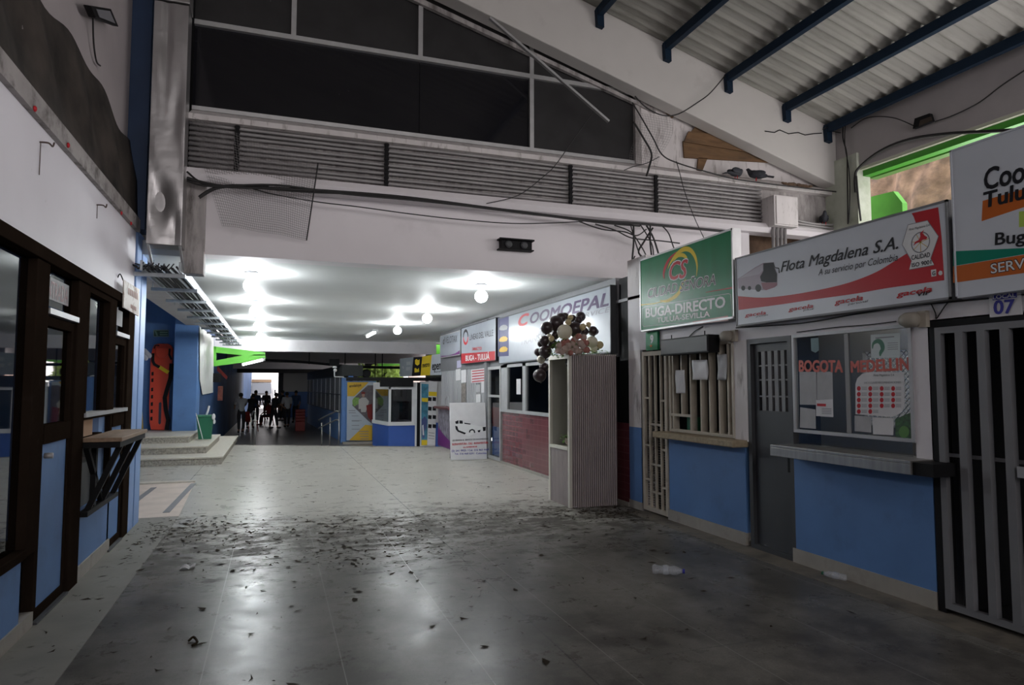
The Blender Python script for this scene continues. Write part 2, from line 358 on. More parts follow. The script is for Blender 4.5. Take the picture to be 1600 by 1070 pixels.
# ------------------------------------------------------------------ print and lettering on flat faces
PRINTS = []
def text(s, P0, P1, h, n, m, parent, name='lettering', bold=0.0, shear=0.0, lift=0.002, outline=None):
    """s set from P0 to P1 (world points, baseline) with capital height h; n = outward normal of the face"""
    P0, P1, n = Vector(P0), Vector(P1), Vector(n).normalized()
    u = (P1-P0); wd = u.length; u.normalize(); v = n.cross(u)
    c = bpy.data.curves.new(name, 'FONT'); c.body = s; c.size = 1; c.shear = shear; c.extrude = 0.0; c.resolution_u = 3
    o = bpy.data.objects.new(name, c); COL.objects.link(o)
    dg = bpy.context.evaluated_depsgraph_get(); src = bpy.data.meshes.new_from_object(o.evaluated_get(dg))
    bpy.data.objects.remove(o)
    co = [q.co.copy() for q in src.vertices]; fc = [tuple(f.vertices) for f in src.polygons]
    x0 = min(q.x for q in co); x1 = max(q.x for q in co)
    b_ = max(bold, 0.0); offs = [(0, 0)] if b_ == 0 else [(0, 0), (b_, 0), (-b_, 0), (b_*0.7, b_*0.7), (-b_*0.7, b_*0.7), (b_*0.7, -b_*0.7), (-b_*0.7, -b_*0.7)]
    sx = wd/(x1-x0+2*b_); sy = h/0.70; base = wloc(parent); V, F = [], []
    for k, (ox, oy) in enumerate(offs):
        n0 = len(V)
        V += [P0 + u*((q.x-x0+b_+ox)*sx) + v*((q.y+oy)*sy) + n*(lift+0.00005*k) - base for q in co]
        F += [tuple(a+n0 for a in f) for f in fc]
    me = bpy.data.meshes.new(name); me.from_pydata(V, [], F); me.update()
    me.materials.clear(); me.materials.append(M[m] if isinstance(m, str) else m); me.name = name
    ob = bpy.data.objects.new(name, me); COL.objects.link(ob); ob.parent = parent; PRINTS.append(ob)
    return ob
def decal(polys, n, m, parent, name, lift=0.001):
    """flat printed shapes: lists of world points on one face"""
    n = Vector(n).normalized(); b = MB()
    for p in polys:
        f = b.b.faces.new([b.b.verts.new(Vector(q)+n*lift) for q in p])
        if f.normal.length == 0: f.normal_update()
    bmesh.ops.triangulate(b.b, faces=b.b.faces, ngon_method='EAR_CLIP')
    for f in b.b.faces:
        f.normal_update()
        if f.normal.dot(n) < 0: f.normal_flip()
    o = b.build(name, m, parent, fixn=False); PRINTS.append(o); return o
def ribbon(pts, wds, n):
    """outline of a line of varying width through pts, on a face of normal n"""
    n = Vector(n).normalized(); pts = [Vector(p) for p in pts]; A, B = [], []
    for i, p in enumerate(pts):
        d = (pts[min(i+1, len(pts)-1)]-pts[max(i-1, 0)]).normalized(); s = n.cross(d)
        A.append(p+s*wds[i]/2); B.append(p-s*wds[i]/2)
    return [[A[i], A[i+1], B[i+1], B[i]] for i in range(len(pts)-1)]
def ell(c, u, v, a, b, n=24, a0=0, a1=2*PI):
    c, u, v = Vector(c), Vector(u), Vector(v)
    return [c+u*(a*math.cos(a0+(a1-a0)*i/n))+v*(b*math.sin(a0+(a1-a0)*i/n)) for i in range(n+(0 if abs(a1-a0-2*PI) < 1e-6 else 1))]
NX, NY, PXN = Vector((-1, 0, 0)), Vector((0, -1, 0)), Vector((1, 0, 0))   # faces looking to -X, -Y, +X
UZ = Vector((0, 0, 1))

# ================================================================== THE BUILDING
sbox('floor', 'floor', -1.5, 4.6, -7, 20.3, -0.02, 0)           # edge of the upper floor is cut slantwise below
bpy.data.objects.remove(bpy.data.objects['floor'])
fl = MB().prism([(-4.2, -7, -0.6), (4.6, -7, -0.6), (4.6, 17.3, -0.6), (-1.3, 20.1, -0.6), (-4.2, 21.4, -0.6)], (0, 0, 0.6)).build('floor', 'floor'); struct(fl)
struct(MB().prism([(4.68, 17.2, -0.002), (4.6, 17.42, -0.002), (-4.2, 21.5, -0.002), (-4.2, 21.3, -0.002)], (0, 0, 0.004)).build('trim_2', 'strip'))
struct(MB().box(-3.2, 6.5, 17.3, 62, -0.75, -0.35).build('floor_lower', mat('worn_dark_floor', (0.13, 0.125, 0.12), 0.35, var=0.3, vscale=1.2)))
sbox('trim_1', 'strip', -1.5, -1.08, -7, 9.3, -0.004, 0.004)     # pale strip along the left shops
struct(MB().prism([(-4, 9.3, -0.005), (-1.08, 9.3, -0.005), (-1.22, 12.45, -0.005), (-4, 12.5, -0.005)], (0, 0, 0.010)).build('floor_ramp', 'pinktile'))
struct(MB().prism([(-4, 12.42, 0), (-1.22, 12.42, 0), (-1.22, 12.55, 0), (-4, 12.8, 0)], (0, 0, 0.03)).build('trim_3', 'terrazzo_top'))
struct(MB().prism([(-1.30, 9.6, 0.005), (-1.22, 9.6, 0.005), (-1.18, 12.3, 0.005), (-1.26, 12.3, 0.005)], (0, 0, 0.004)).build('trim_4', 'grey'))
struct(MB().prism([(-1.85, 9.6, 0.005), (-1.77, 9.6, 0.005), (-1.72, 12.0, 0.005), (-1.80, 12.0, 0.005)], (0, 0, 0.004)).build('trim_5', 'grey'))
sbox('trim_6', 'kerb', 4.26, 4.6, -7, 7.7, -0.004, 0.004)      # stained kerb strip along the right shops

# --- left: shop front wall
LX = -1.5
def lw(name, m, y0, y1, z0, z1, x0=-1.66, x1=LX): return sbox(name, m, x0, x1, y0, y1, z0, z1)
struct(MB().box(-1.66, LX, -7, 8.42, 2.52, 3.32).build('wall_left', 'white_clean'))
struct(MB().box(-1.66, LX, -7, 5.16, 0.10, 0.50).build('wall_left_dado', 'blue'))
struct(MB().box(-1.66, LX, 6.45, 7.60, 0.12, 0.53).build('wall_left_panel', 'blue'))
struct(MB().box(-1.66, LX+0.012, -7, 5.40, 0, 0.10).build('baseboard_left', 'baseboard'))
struct(MB().box(-1.66, LX+0.012, 6.45, 7.60, 0, 0.12).build('baseboard_left_2', 'baseboard'))
struct(MB().box(-1.66, -1.55, 7.28, 7.60, 0.53, 1.32).build('wall_left_panel_2', 'lightblue'))
# upper wall, ledge and pillar
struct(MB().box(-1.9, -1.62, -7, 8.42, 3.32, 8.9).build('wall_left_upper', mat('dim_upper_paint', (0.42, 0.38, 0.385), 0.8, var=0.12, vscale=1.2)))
struct(MB().box(-1.66, -1.46, -7, 8.42, 3.32, 3.46).build('trim_7', mat('sooty_ledge', (0.40, 0.37, 0.36), 0.85, var=0.2, vscale=4, dirt=(0.08, 0.07, 0.06), dscale=5, damt=0.85, dlo=0.48, dhi=0.66)))
struct(MB().box(-1.9, LX+0.02, 8.43, 8.70, 0.0, 3.34).build('pillar_left', 'lightblue', bevel=0.01))
struct(MB().box(-1.9, LX+0.02, 8.75, 9.06, 0.0, 3.34).build('pillar_left_2', 'lightblue', bevel=0.01))
struct(MB().box(-1.9, LX-0.03, 8.68, 8.77, 0.0, 3.34).build('pillar_left_3', 'deepblue'))
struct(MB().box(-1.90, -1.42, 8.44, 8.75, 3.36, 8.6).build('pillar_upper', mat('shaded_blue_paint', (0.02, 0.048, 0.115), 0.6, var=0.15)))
# left shop room behind the glass
struct(MB().box(-7.0, -1.66, -7, 8.42, 3.1, 3.2).build('ceiling_left_shop', 'grey'))
struct(MB().box(-7.1, -7.0, -7, 8.42, 0, 3.2).build('wall_left_shop', 'grey'))
struct(MB().box(-7.0, -1.7, 8.42, 8.5, 0, 3.2).build('wall_left_shop_end', 'blue'))
struct(MB().box(-7.1, -1.66, -7, 8.42, -0.02, 0.0).build('floor_left_shop', 'grey'))

# --- roof, purlin seats, end wall
def roofz(x): return 8.16-0.287*x
rf = MB()
nx = 2*70
def rfn(i, j):
    y = -7+15.6*i
    k = y/0.21
    return Vector((-1.9+10.9*j, y, roofz(-1.9+10.9*j)+0.022*math.sin(2*PI*k)+0.014*math.sin(4*PI*k)))
rf.grid(rfn, 600, 1)
struct(rf.build('ceiling_roof', 'roof', smooth=True))
struct(MB().box(-2, 9, -7.2, -7.0, 0, 3.3).build('wall_back', mat('dull_wall', (0.22, 0.21, 0.21), 0.8)))
struct(MB().box(-30, 30, -30, -7.0, -0.45, -0.4).build('ground_forecourt', mat('forecourt_asphalt', (0.12, 0.12, 0.12), 0.9)))
# --- facade across the hall
FY = 8.5
struct(MB().box(-1.0, 6.80, FY, FY+0.3, 3.13, 4.05).build('wall_facade', 'white_slab'))
struct(MB().prism([(-1.0, FY, 3.93), (-1.0, 8.34, 3.95), (-1.0, 8.30, 4.02), (-1.0, 8.36, 4.10), (-1.0, FY, 4.14)], (9.45, 0, 0)).build('trim_8', 'white_slab'))
struct(MB().box(-1.0, 8.45, FY, FY+0.3, 4.05, 4.70).build('wall_facade_band', 'grime'))
struct(MB().prism([(-1.0, 8.36, 4.67), (-1.0, 8.36, 4.735), (-1.0, 8.66, 4.89), (-1.0, 8.85, 4.89), (-1.0, 8.85, 4.67)], (9.45, 0, 0)).build('trim_9', 'white_streaked'))
struct(MB().prism([(5.02, 8.62, 4.88), (8.45, 8.62, 4.88), (8.45, 8.62, roofz(8.45)), (5.02, 8.62, roofz(5.02))], (0, 0.12, 0)).build('wall_gable', 'white_streaked'))
struct(MB().prism([(-1.9, 8.30, 7.87), (8.45, 8.30, 4.80), (8.45, 8.30, 5.745), (-1.9, 8.30, 8.68)], (0, 0.25, 0)).build('beam_gable', 'white_beam', bevel=0.012))
struct(MB().prism([(-1.9, -7.0, 7.87), (8.45, -7.0, 4.80), (8.45, -7.0, 5.745), (-1.9, -7.0, 8.68)], (0, 0.34, 0)).build('beam_gable_2', 'white_beam'))
struct(MB().box(-1.04, -0.80, 8.40, 8.62, 2.88, 3.95).build('pillar_facade', 'grime', bevel=0.01))
struct(MB().box(6.57, 6.81, 8.42, 8.60, 2.6, 3.98).build('pillar_facade_2', 'white'))
struct(MB().box(6.8, 8.45, 8.75, 8.85, 2.5, 4.05).build('wall_facade_recess', 'soil'))
struct(MB().box(4.62, 9.0, 8.8, 8.9, 0, 3.2).build('wall_right_shop_end', 'dark'))
# right upper beam above the daylight opening
struct(MB().prism([(8.45, 8.4, 4.98), (8.45, -7, 4.74), (8.45, -7, 5.77), (8.45, 8.4, 5.77)], (0.25, 0, 0)).build('beam_right', mat('beam_grey_white', (0.44, 0.41, 0.405), 0.75, var=0.05)))
struct(MB().box(8.40, 8.66, 7.86, 8.75, 2.9, 5.2).build('pillar_right', mat('pale_green_white_paint', (0.52, 0.55, 0.46), 0.7, var=0.1, dirt=(0.2, 0.25, 0.12), dscale=3, damt=0.4)))
struct(MB().prism([(8.46, 8.0, 4.93), (8.46, -7, 4.69), (8.46, -7, 4.75), (8.46, 8.0, 4.99)], (0.2, 0, 0)).build('trim_10', mat('cream_edge', (0.6, 0.62, 0.48), 0.6)))
gb = MB().prism([(8.52, 7.9, 4.84), (8.52, -7, 4.60), (8.52, -7, 4.71), (8.52, 7.9, 4.95)], (0.14, 0, 0)).build('beam_green', 'green'); struct(gb)
struct(MB().prism([(8.70, 7.9, 4.83), (8.70, -7, 4.59), (8.70, -7, 4.64), (8.70, 7.9, 4.88)], (0.14, 0, 0)).build('beam_green_2', mat('pale_green_edge', (0.10, 0.22, 0.05), 0.6)))
# outside the opening: green structure and rough soffit
struct(MB().prism([(9.0, 8.45, 3.0), (9.0, 7.60, 3.0), (9.0, 7.60, 4.40), (9.0, 7.75, 4.62), (9.0, 8.45, 4.66)], (0.1, 0, 0)).build('wall_outside_green', mat('lime_render', (0.085, 0.36, 0.03), 0.7, var=0.15)))
eb = MB(); eb.grid(lambda i, j: Vector((10.2+0.5*j+0.08*math.sin(17*i+9*j)+0.05*math.sin(31*i-12*j), 10.6-2.85*i, 3.2+3.2*j)), 30, 30)
struct(eb.build('wall_outside_earth', mat('earth_bank', (0.19, 0.125, 0.085), 0.95, var=0.6, vscale=4, dirt=(0.08, 0.06, 0.05), dscale=5, damt=0.7, dlo=0.5, dhi=0.7, bump=1.0, bscale=9), smooth=True))
struct(MB().prism([(9.3, 8.2, 4.18), (9.3, 6.5, 3.98), (9.3, 6.5, 4.08), (9.3, 8.2, 4.28)], (0.12, 0, 0)).build('beam_outside_lime', mat('pale_lime_paint', (0.45, 0.65, 0.2), 0.5)))
struct(MB().box(9.2, 9.35, 6.3, 8.2, 3.0, 4.0).build('wall_outside_lime', 'lime'))

# --- right: shop front wall  (X = 4.5)
RX = 4.5
WT = RX+0.16
def rw(name, m, y0, y1, z0, z1, x0=RX, x1=WT): return sbox(name, m, x0, x1, y0, y1, z0, z1)
rw('wall_right', 'white', -7, 8.06, 2.07, 2.80)
rw('wall_right_pier', 'white_streaked', 7.72, 8.06, 1.06, 2.07)
rw('wall_right_pier_4', 'white_streaked', 7.58, 8.06, 2.80, 3.30)
rw('wall_right_pier_2', 'white_streaked', 5.64, 5.84, 1.04, 2.07, RX-0.005)
rw('wall_right_pier_3', 'white', 3.62, 3.76, 0.95, 2.07)
rw('wall_right_dado', 'blue', 7.72, 8.06, 0.10, 1.06)
rw('wall_right_dado_2', 'blue', 5.70, 7.10, 0.13, 1.00)
rw('wall_right_dado_3', 'blue', 3.64, 5.02, 0.13, 0.98)
rw('baseboard_right', 'baseboard', 5.70, 7.12, 0, 0.13, RX-0.012)
rw('baseboard_right_2', 'baseboard', 3.64, 5.05, 0, 0.13, RX-0.012)
rw('baseboard_right_3', 'baseboard', 7.72, 8.06, 0, 0.10, RX-0.012)
rw('wall_right_near', 'white', -7, 2.0, 0, 2.07)
# shop rooms behind
struct(MB().box(RX, 8.45, -7, 8.75, 2.76, 2.80).build('ceiling_right_shops', 'grey'))
struct(MB().box(8.3, 8.45, -7, 3.6, 0, 2.78).build('wall_right_outer', 'grey'))
struct(MB().box(8.3, 8.45, 5.66, 8.75, 0, 2.78).build('wall_right_outer_2', 'grey'))
struct(MB().box(RX+0.16, 8.3, -7, 8.75, -0.03, -0.01).build('floor_right_shops', 'darkgrey'))
for i, y in enumerate((7.9, 5.66, 3.60, 0.4)):
    struct(MB().box(RX+0.16, 8.3, y-0.04, y+0.04, 0, 2.77).build('wall_partition_%d' % (i+1), 'darkgrey'))
struct(MB().box(6.6, 6.7, 5.70, 7.86, 0, 2.76).build('wall_office', mat('office_green_grey', (0.10, 0.10, 0.09), 0.8)))
og = MB(); og.box(5.40, 5.46, 3.64, 4.50, 0, 2.76).box(5.40, 5.46, 5.06, 5.62, 0, 2.76).box(5.40, 5.46, 4.50, 5.06, 0, 1.22).box(5.40, 5.46, 4.50, 5.06, 1.93, 2.76)
struct(og.build('wall_office_2', mat('office_grey', (0.42, 0.41, 0.40), 0.8)))

# --- right: far shops under the low ceiling
sbox('ceiling', 'ceiling', -1.5, 6.5, FY+0.3, 23.6, 3.13, 3.25)
struct(MB().box(-1.5, 6.5, FY+0.25, FY+0.5, 3.132, 3.3).build('ceiling_edge', 'ceiling'))
rw('wall_right_far', 'redtile', 8.06, 8.55, 0.02, 1.10)
rw('wall_right_far_2', 'redtile', 8.55, 13.40, 0.04, 1.09)
rw('wall_right_far_3', 'grey', 8.44, 19.1, 2.02, 3.13, RX+0.02)
rw('baseboard_right_far', 'baseboard', 8.06, 14.4, 0, 0.05, RX-0.02)
rw('wall_right_far_4', 'black', 7.98, 8.36, 1.1, 3.1, RX+0.03)
struct(MB().box(RX+0.16, 6.5, 8.9, 19.1, -0.03, -0.01).build('floor_far_shops', 'darkgrey'))
struct(MB().box(6.4, 6.5, 8.9, 23.5, 0, 3.13).build('wall_far_shops', 'darkgrey'))
struct(MB().box(RX+0.16, 6.4, 14.4, 14.5, 0, 3.13).build('wall_far_shops_2', 'grey'))
rib = MB()
def ribfn(i, j):
    y = 14.5+4.6*i; k = y/0.16
    return Vector((RX+0.04+0.02*(1 if math.sin(2*PI*k) > 0.3 else 0), y, 3.1*j))
rib.grid(ribfn, 460, 1)
struct(rib.build('wall_right_ribbed', mat('ribbed_shutter_grey', (0.42, 0.42, 0.43), 0.45, metal=0.3, var=0.12, stretch=(1, 1, 0.2)), solid=0.01))
sbox('beam_hall', 'white', -2.3, 5.4, 23.5, 23.9, 2.74, 3.20)
sbox('wall_green_strip', 'lime', 5.25, 5.65, 23.9, 24.0, 2.6, 3.1)

# --- recess on the left with steps
struct(MB().box(-4.2, -1.9, 19.5, 19.7, 0, 5.2).build('wall_recess', 'blue'))
struct(MB().box(-4.3, -4.2, 8.9, 19.6, 0, 5.2).build('wall_recess_side', 'blue'))
struct(MB().prism([(-1.45, 8.8, 3.14), (-2.15, 8.8, 3.14), (-4.2, 8.8, 5.08), (-4.2, 8.8, 5.3), (-1.45, 8.8, 3.4)], (0, 10.9, 0)).build('ceiling_recess', mat('grey_soffit', (0.33, 0.31, 0.30), 0.8, var=0.08)))
struct(MB().box(-4.2, -1.9, 8.76, 8.86, 0, 5.2).build('wall_recess_near', 'blue'))
struct(MB().box(-2.40, -1.86, 18.75, 19.5, 0.46, 3.42).build('pillar_recess', 'blue', bevel=0.01))
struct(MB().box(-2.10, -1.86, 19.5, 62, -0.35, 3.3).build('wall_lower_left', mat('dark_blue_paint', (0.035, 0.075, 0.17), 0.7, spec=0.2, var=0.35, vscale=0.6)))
def step(y0, x1, z0, z1, n):
    struct(MB().box(-4.2, x1-0.03, y0+0.03, 21.3 if n == 1 else 19.6, z0, z1-0.035).build('step_%d' % n, 'terrazzo'))
    struct(MB().box(-4.2, x1, y0, 21.3 if n == 1 else 19.6, z1-0.035, z1).build('step_tread_%d' % n, 'terrazzo_top', bevel=0.008))
step(15.15, -0.97, 0, 0.16, 1); step(15.95, -1.33, 0.16, 0.32, 2); step(16.9, -1.78, 0.32, 0.48, 3)

# --- lower hall beyond
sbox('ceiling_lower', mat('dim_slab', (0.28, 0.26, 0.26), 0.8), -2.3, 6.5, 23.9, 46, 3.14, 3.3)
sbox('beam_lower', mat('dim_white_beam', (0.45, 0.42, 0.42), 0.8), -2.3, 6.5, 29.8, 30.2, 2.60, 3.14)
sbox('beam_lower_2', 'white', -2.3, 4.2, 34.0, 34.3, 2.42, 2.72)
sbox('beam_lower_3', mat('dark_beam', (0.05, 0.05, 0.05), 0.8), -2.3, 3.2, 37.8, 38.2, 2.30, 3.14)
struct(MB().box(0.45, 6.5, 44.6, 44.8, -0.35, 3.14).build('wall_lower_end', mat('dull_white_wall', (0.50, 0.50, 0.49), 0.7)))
struct(MB().box(0.45, 6.5, 44.5, 44.6, -0.35, 1.25).build('wall_lower_end_dado', 'deepblue'))
struct(MB().box(-2.3, 0.45, 44.6, 44.8, 2.75, 3.14).build('wall_lower_end_lintel', 'dark'))
struct(MB().box(0.2, 0.5, 44.3, 44.7, -0.35, 3.14).build('pillar_lower', 'dark'))
struct(MB().box(-14, 14, 44.8, 75, -0.40, -0.36).build('ground_outside', 'outside'))
struct(MB().box(-16, 16, 74.5, 75, -0.4, 8).build('wall_outside', 'outside'))
# right side of the lower hall: blue dado with barred window band
struct(MB().prism([(2.25, 24.0, -0.35), (1.70, 38.0, -0.35), (1.85, 38.0, -0.35), (2.40, 24.0, -0.35)], (0, 0, 1.0)).build('wall_lower_right', 'blue'))
struct(MB().prism([(2.45, 24.0, 0.6), (1.90, 38.0, 0.6), (2.0, 38.0, 0.6), (2.55, 24.0, 0.6)], (0, 0, 1.4)).build('wall_lower_right_back', mat('dim_office_wall', (0.05, 0.05, 0.055), 0.3)))
struct(MB().prism([(2.20, 24.0, 1.95), (1.65, 38.0, 1.95), (2.4, 38.0, 1.95), (2.9, 24.0, 1.95)], (0, 0, 0.38)).build('wall_lower_right_fascia', mat('charcoal_fascia', (0.03, 0.033, 0.032), 0.7)))
struct(MB().box(6.3, 6.5, 24, 29.5, -0.35, 3.14).build('wall_lower_far_right', 'grey'))
struct(MB().box(6.3, 6.5, 36, 44.6, -0.35, 3.14).build('wall_lower_far_right_2', 'grey'))
struct(MB().box(6.3, 6.5, 29.5, 36, -0.35, 1.6).build('wall_lower_far_right_3', 'grey'))

# ================================================================== LEFT SHOP FRONT: FRAMES, DOORS, WINDOWS
def framebox(b, y0, y1, z0, z1, t, x0, x1):
    b.box(x0, x1, y0, y0+t, z0, z1); b.box(x0, x1, y1-t, y1, z0, z1)
    b.box(x0, x1, y0+t, y1-t, z0, z0+t); b.box(x0, x1, y0+t, y1-t, z1-t, z1); return b
hd = MB().box(-1.58, LX+0.04, -7, 8.42, 2.44, 2.53).build('header_frame', 'brown', bevel=0.006); hd.name = 'trim_11'; struct(hd)
for i, (y0, y1) in enumerate(((5.16, 5.42), (6.15, 6.45), (7.28, 7.52), (8.12, 8.42))):
    z0 = 0.0 if i in (1, 3) else (0.50 if i == 0 else 1.32)
    struct(MB().box(-1.58, LX+0.02, y0, y1, z0, 2.44).build('trim_%d' % (12+i), 'brown', bevel=0.006))
# window 1, large fixed pane
wn = struct(MB().box(-1.55, LX+0.03, -7, 5.16, 0.50, 0.56).build('window_1', 'brown', bevel=0.006))
struct(MB().box(-1.545, -1.535, -7, 5.16, 0.56, 2.44).build('window_pane', 'glass_shop', wn))
# window over the counter
wn = struct(framebox(MB(), 6.45, 7.28, 1.32, 2.44, 0.05, -1.56, LX+0.02).build('window_2', 'brown'))
struct(MB().box(-1.545, -1.535, 6.50, 7.23, 1.37, 2.40).build('window_pane', 'glass_shop', wn))
struct(MB().box(-1.54, LX+0.035, 6.45, 8.12, 1.34, 1.375).build('window_sill', 'silver', wn))
def shopdoor(n, y0, y1, word):
    d = struct(framebox(MB(), y0, y1, 0.02, 2.09, 0.07, -1.57, -1.50).build('door_%d' % n, 'brown', bevel=0.004))
    struct(MB().box(-1.55, -1.51, y0+0.07, y1-0.07, 0.09, 1.20).build('door_panel', 'blue', d))
    struct(MB().box(-1.56, LX+0.012, y0+0.05, y1-0.05, 1.20, 1.33).build('door_rail', 'brown', d))
    struct(MB().box(-1.54, -1.53, y0+0.07, y1-0.07, 1.33, 2.02).build('door_pane', 'glass_shop', d))
    struct(MB().box(-1.56, LX+0.03, y0, y1, 2.10, 2.14).build('door_transom_bar', 'silver', d))
    struct(MB().box(-1.545, -1.535, y0, y1, 2.17, 2.44).build('transom_pane', 'glass_shop', d))
    s = MB().box(-1.534, -1.530, y0+0.04, y1-0.08, 2.22, 2.38).build('transom_sticker', 'greypaper', d); struct(s)
    if word: struct(text(word, (-1.53, y0+0.07, 2.235), (-1.53, y1-0.11, 2.235), 0.12, PXN, mat('faded_red_print', (0.30, 0.16, 0.16), 0.6), d, bold=0.02))
    struct(MB().box(-1.58, -1.47, y0, y1+0.0, 0.0, 0.02).build('door_threshold', 'darkgrey', d))
    return d
shopdoor(1, 5.42, 6.15, 'ENTRADA'); shopdoor(2, 7.52, 8.12, '')
# handle of the near door
struct(MB().cyl((-1.49, 5.50, 1.12), (-1.44, 5.50, 1.12), 0.02).build('door_lock', 'silver', bpy.data.objects['door_1'], smooth=True))

# fold-out counter on the shop front
t = thing('folding_counter', 'small plank-topped counter with black metal braces on the blue left wall', 'counter', (LX, 7.0, 0.53))
MB().box(LX+0.005, -1.20, 6.46, 7.66, 1.135, 1.17).build('counter_top', 'woodtop', t, bevel=0.004)
MB().box(LX+0.005, -1.215, 6.48, 7.64, 1.085, 1.135).build('counter_frame', 'black', t)
for y in (6.62, 7.10, 7.55):
    MB().bar((LX+0.03, y, 0.55), (-1.24, y+0.02, 1.10), 0.045, 0.045, (0, 1, 0)).build('diagonal_brace', 'black', t)
MB().bar((LX+0.03, 7.10, 0.56), (LX+0.03, 6.52, 1.09), 0.04, 0.04, (1, 0, 0)).build('cross_brace', 'black', t)
MB().bar((LX+0.03, 6.80, 1.09), (LX+0.03, 6.80, 0.54), 0.06, 0.04, (1, 0, 0)).build('upright', 'black', t)
MB().box(LX, LX+0.07, 6.46, 7.62, 0.525, 0.565).build('base_rail', 'black', t)
bx = MB().box(-1.64, -1.52, 6.52, 6.92, 1.172, 1.33).build('cardboard_box', mat('cardboard', (0.38, 0.22, 0.12), 0.8)); tag(bx, 'brown cardboard box on the far inner end of the plank counter', 'box')
MB().box(-1.65, -1.52, 6.46, 7.28, 1.14, 1.172).build('window_ledge', 'brown', None)['kind'] = 'structure'
struct(MB().box(-1.66, -1.60, 6.45, 7.28, 0.53, 1.14).build('wall_left_panel_3', mat('grey_board', (0.13, 0.13, 0.125), 0.7)))

# rusty hanging sign on the wall
t = thing('hanging_sign', 'small rusty white sign with faded red letters hanging by the blue pillar', 'sign', (-1.44, 7.95, 2.38))
P = [onx(192, 437, -1.45), onx(216, 452, -1.40), onx(215, 494, -1.40), onx(191, 480, -1.45)]
MB().prism(P, (0.012, 0, 0)).build('sign_plate', mat('rusty_white_plate', (0.60, 0.55, 0.50), 0.6, dirt=(0.22, 0.09, 0.04), dscale=7, damt=0.9, dlo=0.52, dhi=0.68), t)
sn = (P[1]-P[0]).cross(P[0]-P[3])
if sn.x < 0: sn = -sn
sq = lambda u, v: P[3].lerp(P[2], u).lerp(P[0].lerp(P[1], u), v)+Vector((0.012, 0, 0))
decal([[sq(u, v0), sq(u+0.07, v0), sq(u+0.07, v1), sq(u, v1)] for v0, v1, us in ((0.56, 0.80, (0.25, 0.36, 0.47, 0.58, 0.69, 0.80)), (0.12, 0.27, (0.42, 0.52, 0.62, 0.72))) for u in us], sn, mat('faded_rust_print', (0.42, 0.24, 0.20), 0.7), t, 'faded_letters', 0.003)
MB().tube([P[0]+Vector((0, 0.03, -0.01)), P[0]+Vector((-0.03, 0.02, 0.06)), P[0]+Vector((-0.05, 0.02, 0.02))], 0.006).build('hook', 'black', t)

# dirty net stretched over the gap above the ledge
def netedge(y): return 4.36+0.05*math.sin(y*2.1)+0.04*math.sin(y*5.3+1)
nb = MB()
nb.grid(lambda i, j: (lambda y: Vector((-1.60+0.11*(1-j)+0.03*math.sin(6*y+3*j)*(1-abs(2*j-1)), y, 3.47*(1-j)+netedge(y)*j-0.10*(1-j)*abs(math.sin(y*3)))))(-7+15.42*i), 140, 14)
n = nb.build('dust_net', 'net', smooth=True, solid=0.006); tag(n, 'dark sooty dust net stretched along the ledge above the left shop front', 'net')
for k, (px, py) in enumerate(((55, 170), (107, 227), (190, 333), (205, 349))):
    p = onx(px, py, -1.452)
    b = MB().lathe(p, [(0.018, -0.006), (0.020, 0.0), (0.012, 0.008)], 12, (1, 0, 0)).build('red_reflector', 'red', smooth=True)
    tag(b, ('red reflector button on the ledge, nearest the camera', 'second red reflector button along the ledge', 'third red reflector button along the ledge', 'red reflector button on the ledge, closest to the duct')[k], 'reflector', 'red reflectors on the left ledge')
for k, (px, py, h) in enumerate(((62, 222, 0.22), (151, 320, 0.12))):
    p = onx(px, py, LX)
    b = MB().tube([p, p+Vector((0.05, 0, 0.0)), p+Vector((0.06, 0.05, -0.005)), p+Vector((0.06, 0.08, 0.03))], 0.006).cyl(p+Vector((0.006, 0, 0)), p+Vector((0.006, 0, -h)), 0.003, 6).build('wall_hook', mat('rusty_wire_%d' % k, (0.10, 0.07, 0.06), 0.8))
    tag(b, ('rusty bent hook on the white wall above the large window', 'rusty bent hook on the white wall near the hanging sign')[k], 'hook')
# floodlight on the upper wall
t = thing('floodlight', 'black square floodlight on the dim upper left wall', 'light', (-1.55, 7.15, 5.05))
c = onx(164, 25, -1.5)
Q = [onx(x, y, -1.50) for x, y in ((142, 9), (174, 14), (186, 42), (150, 28))]
MB().prism(Q, (-0.06, 0, 0)).build('housing', 'black', t, bevel=0.008)
qc = sum(Q, Vector())/4
MB().prism([qc+(q-qc)*0.68+Vector((0.001, 0, 0)) for q in Q], (0.004, 0, 0)).build('lens', 'greyink', t)
c = qc
MB().tube([c+Vector((-0.105, -0.28, 0.16)), c+Vector((-0.02, -0.36, 0.10)), c+Vector((-0.03, -0.30, 0.0))], 0.012).build('bracket', 'black', t)
MB().tube([c+Vector((-0.06, -0.15, -0.06)), c+Vector((-0.08, 0.0, -0.26)), c+Vector((-0.09, 0.16, -0.36)), c+Vector((-0.09, 0.30, -0.34))], 0.008).build('lead', 'cable', t)

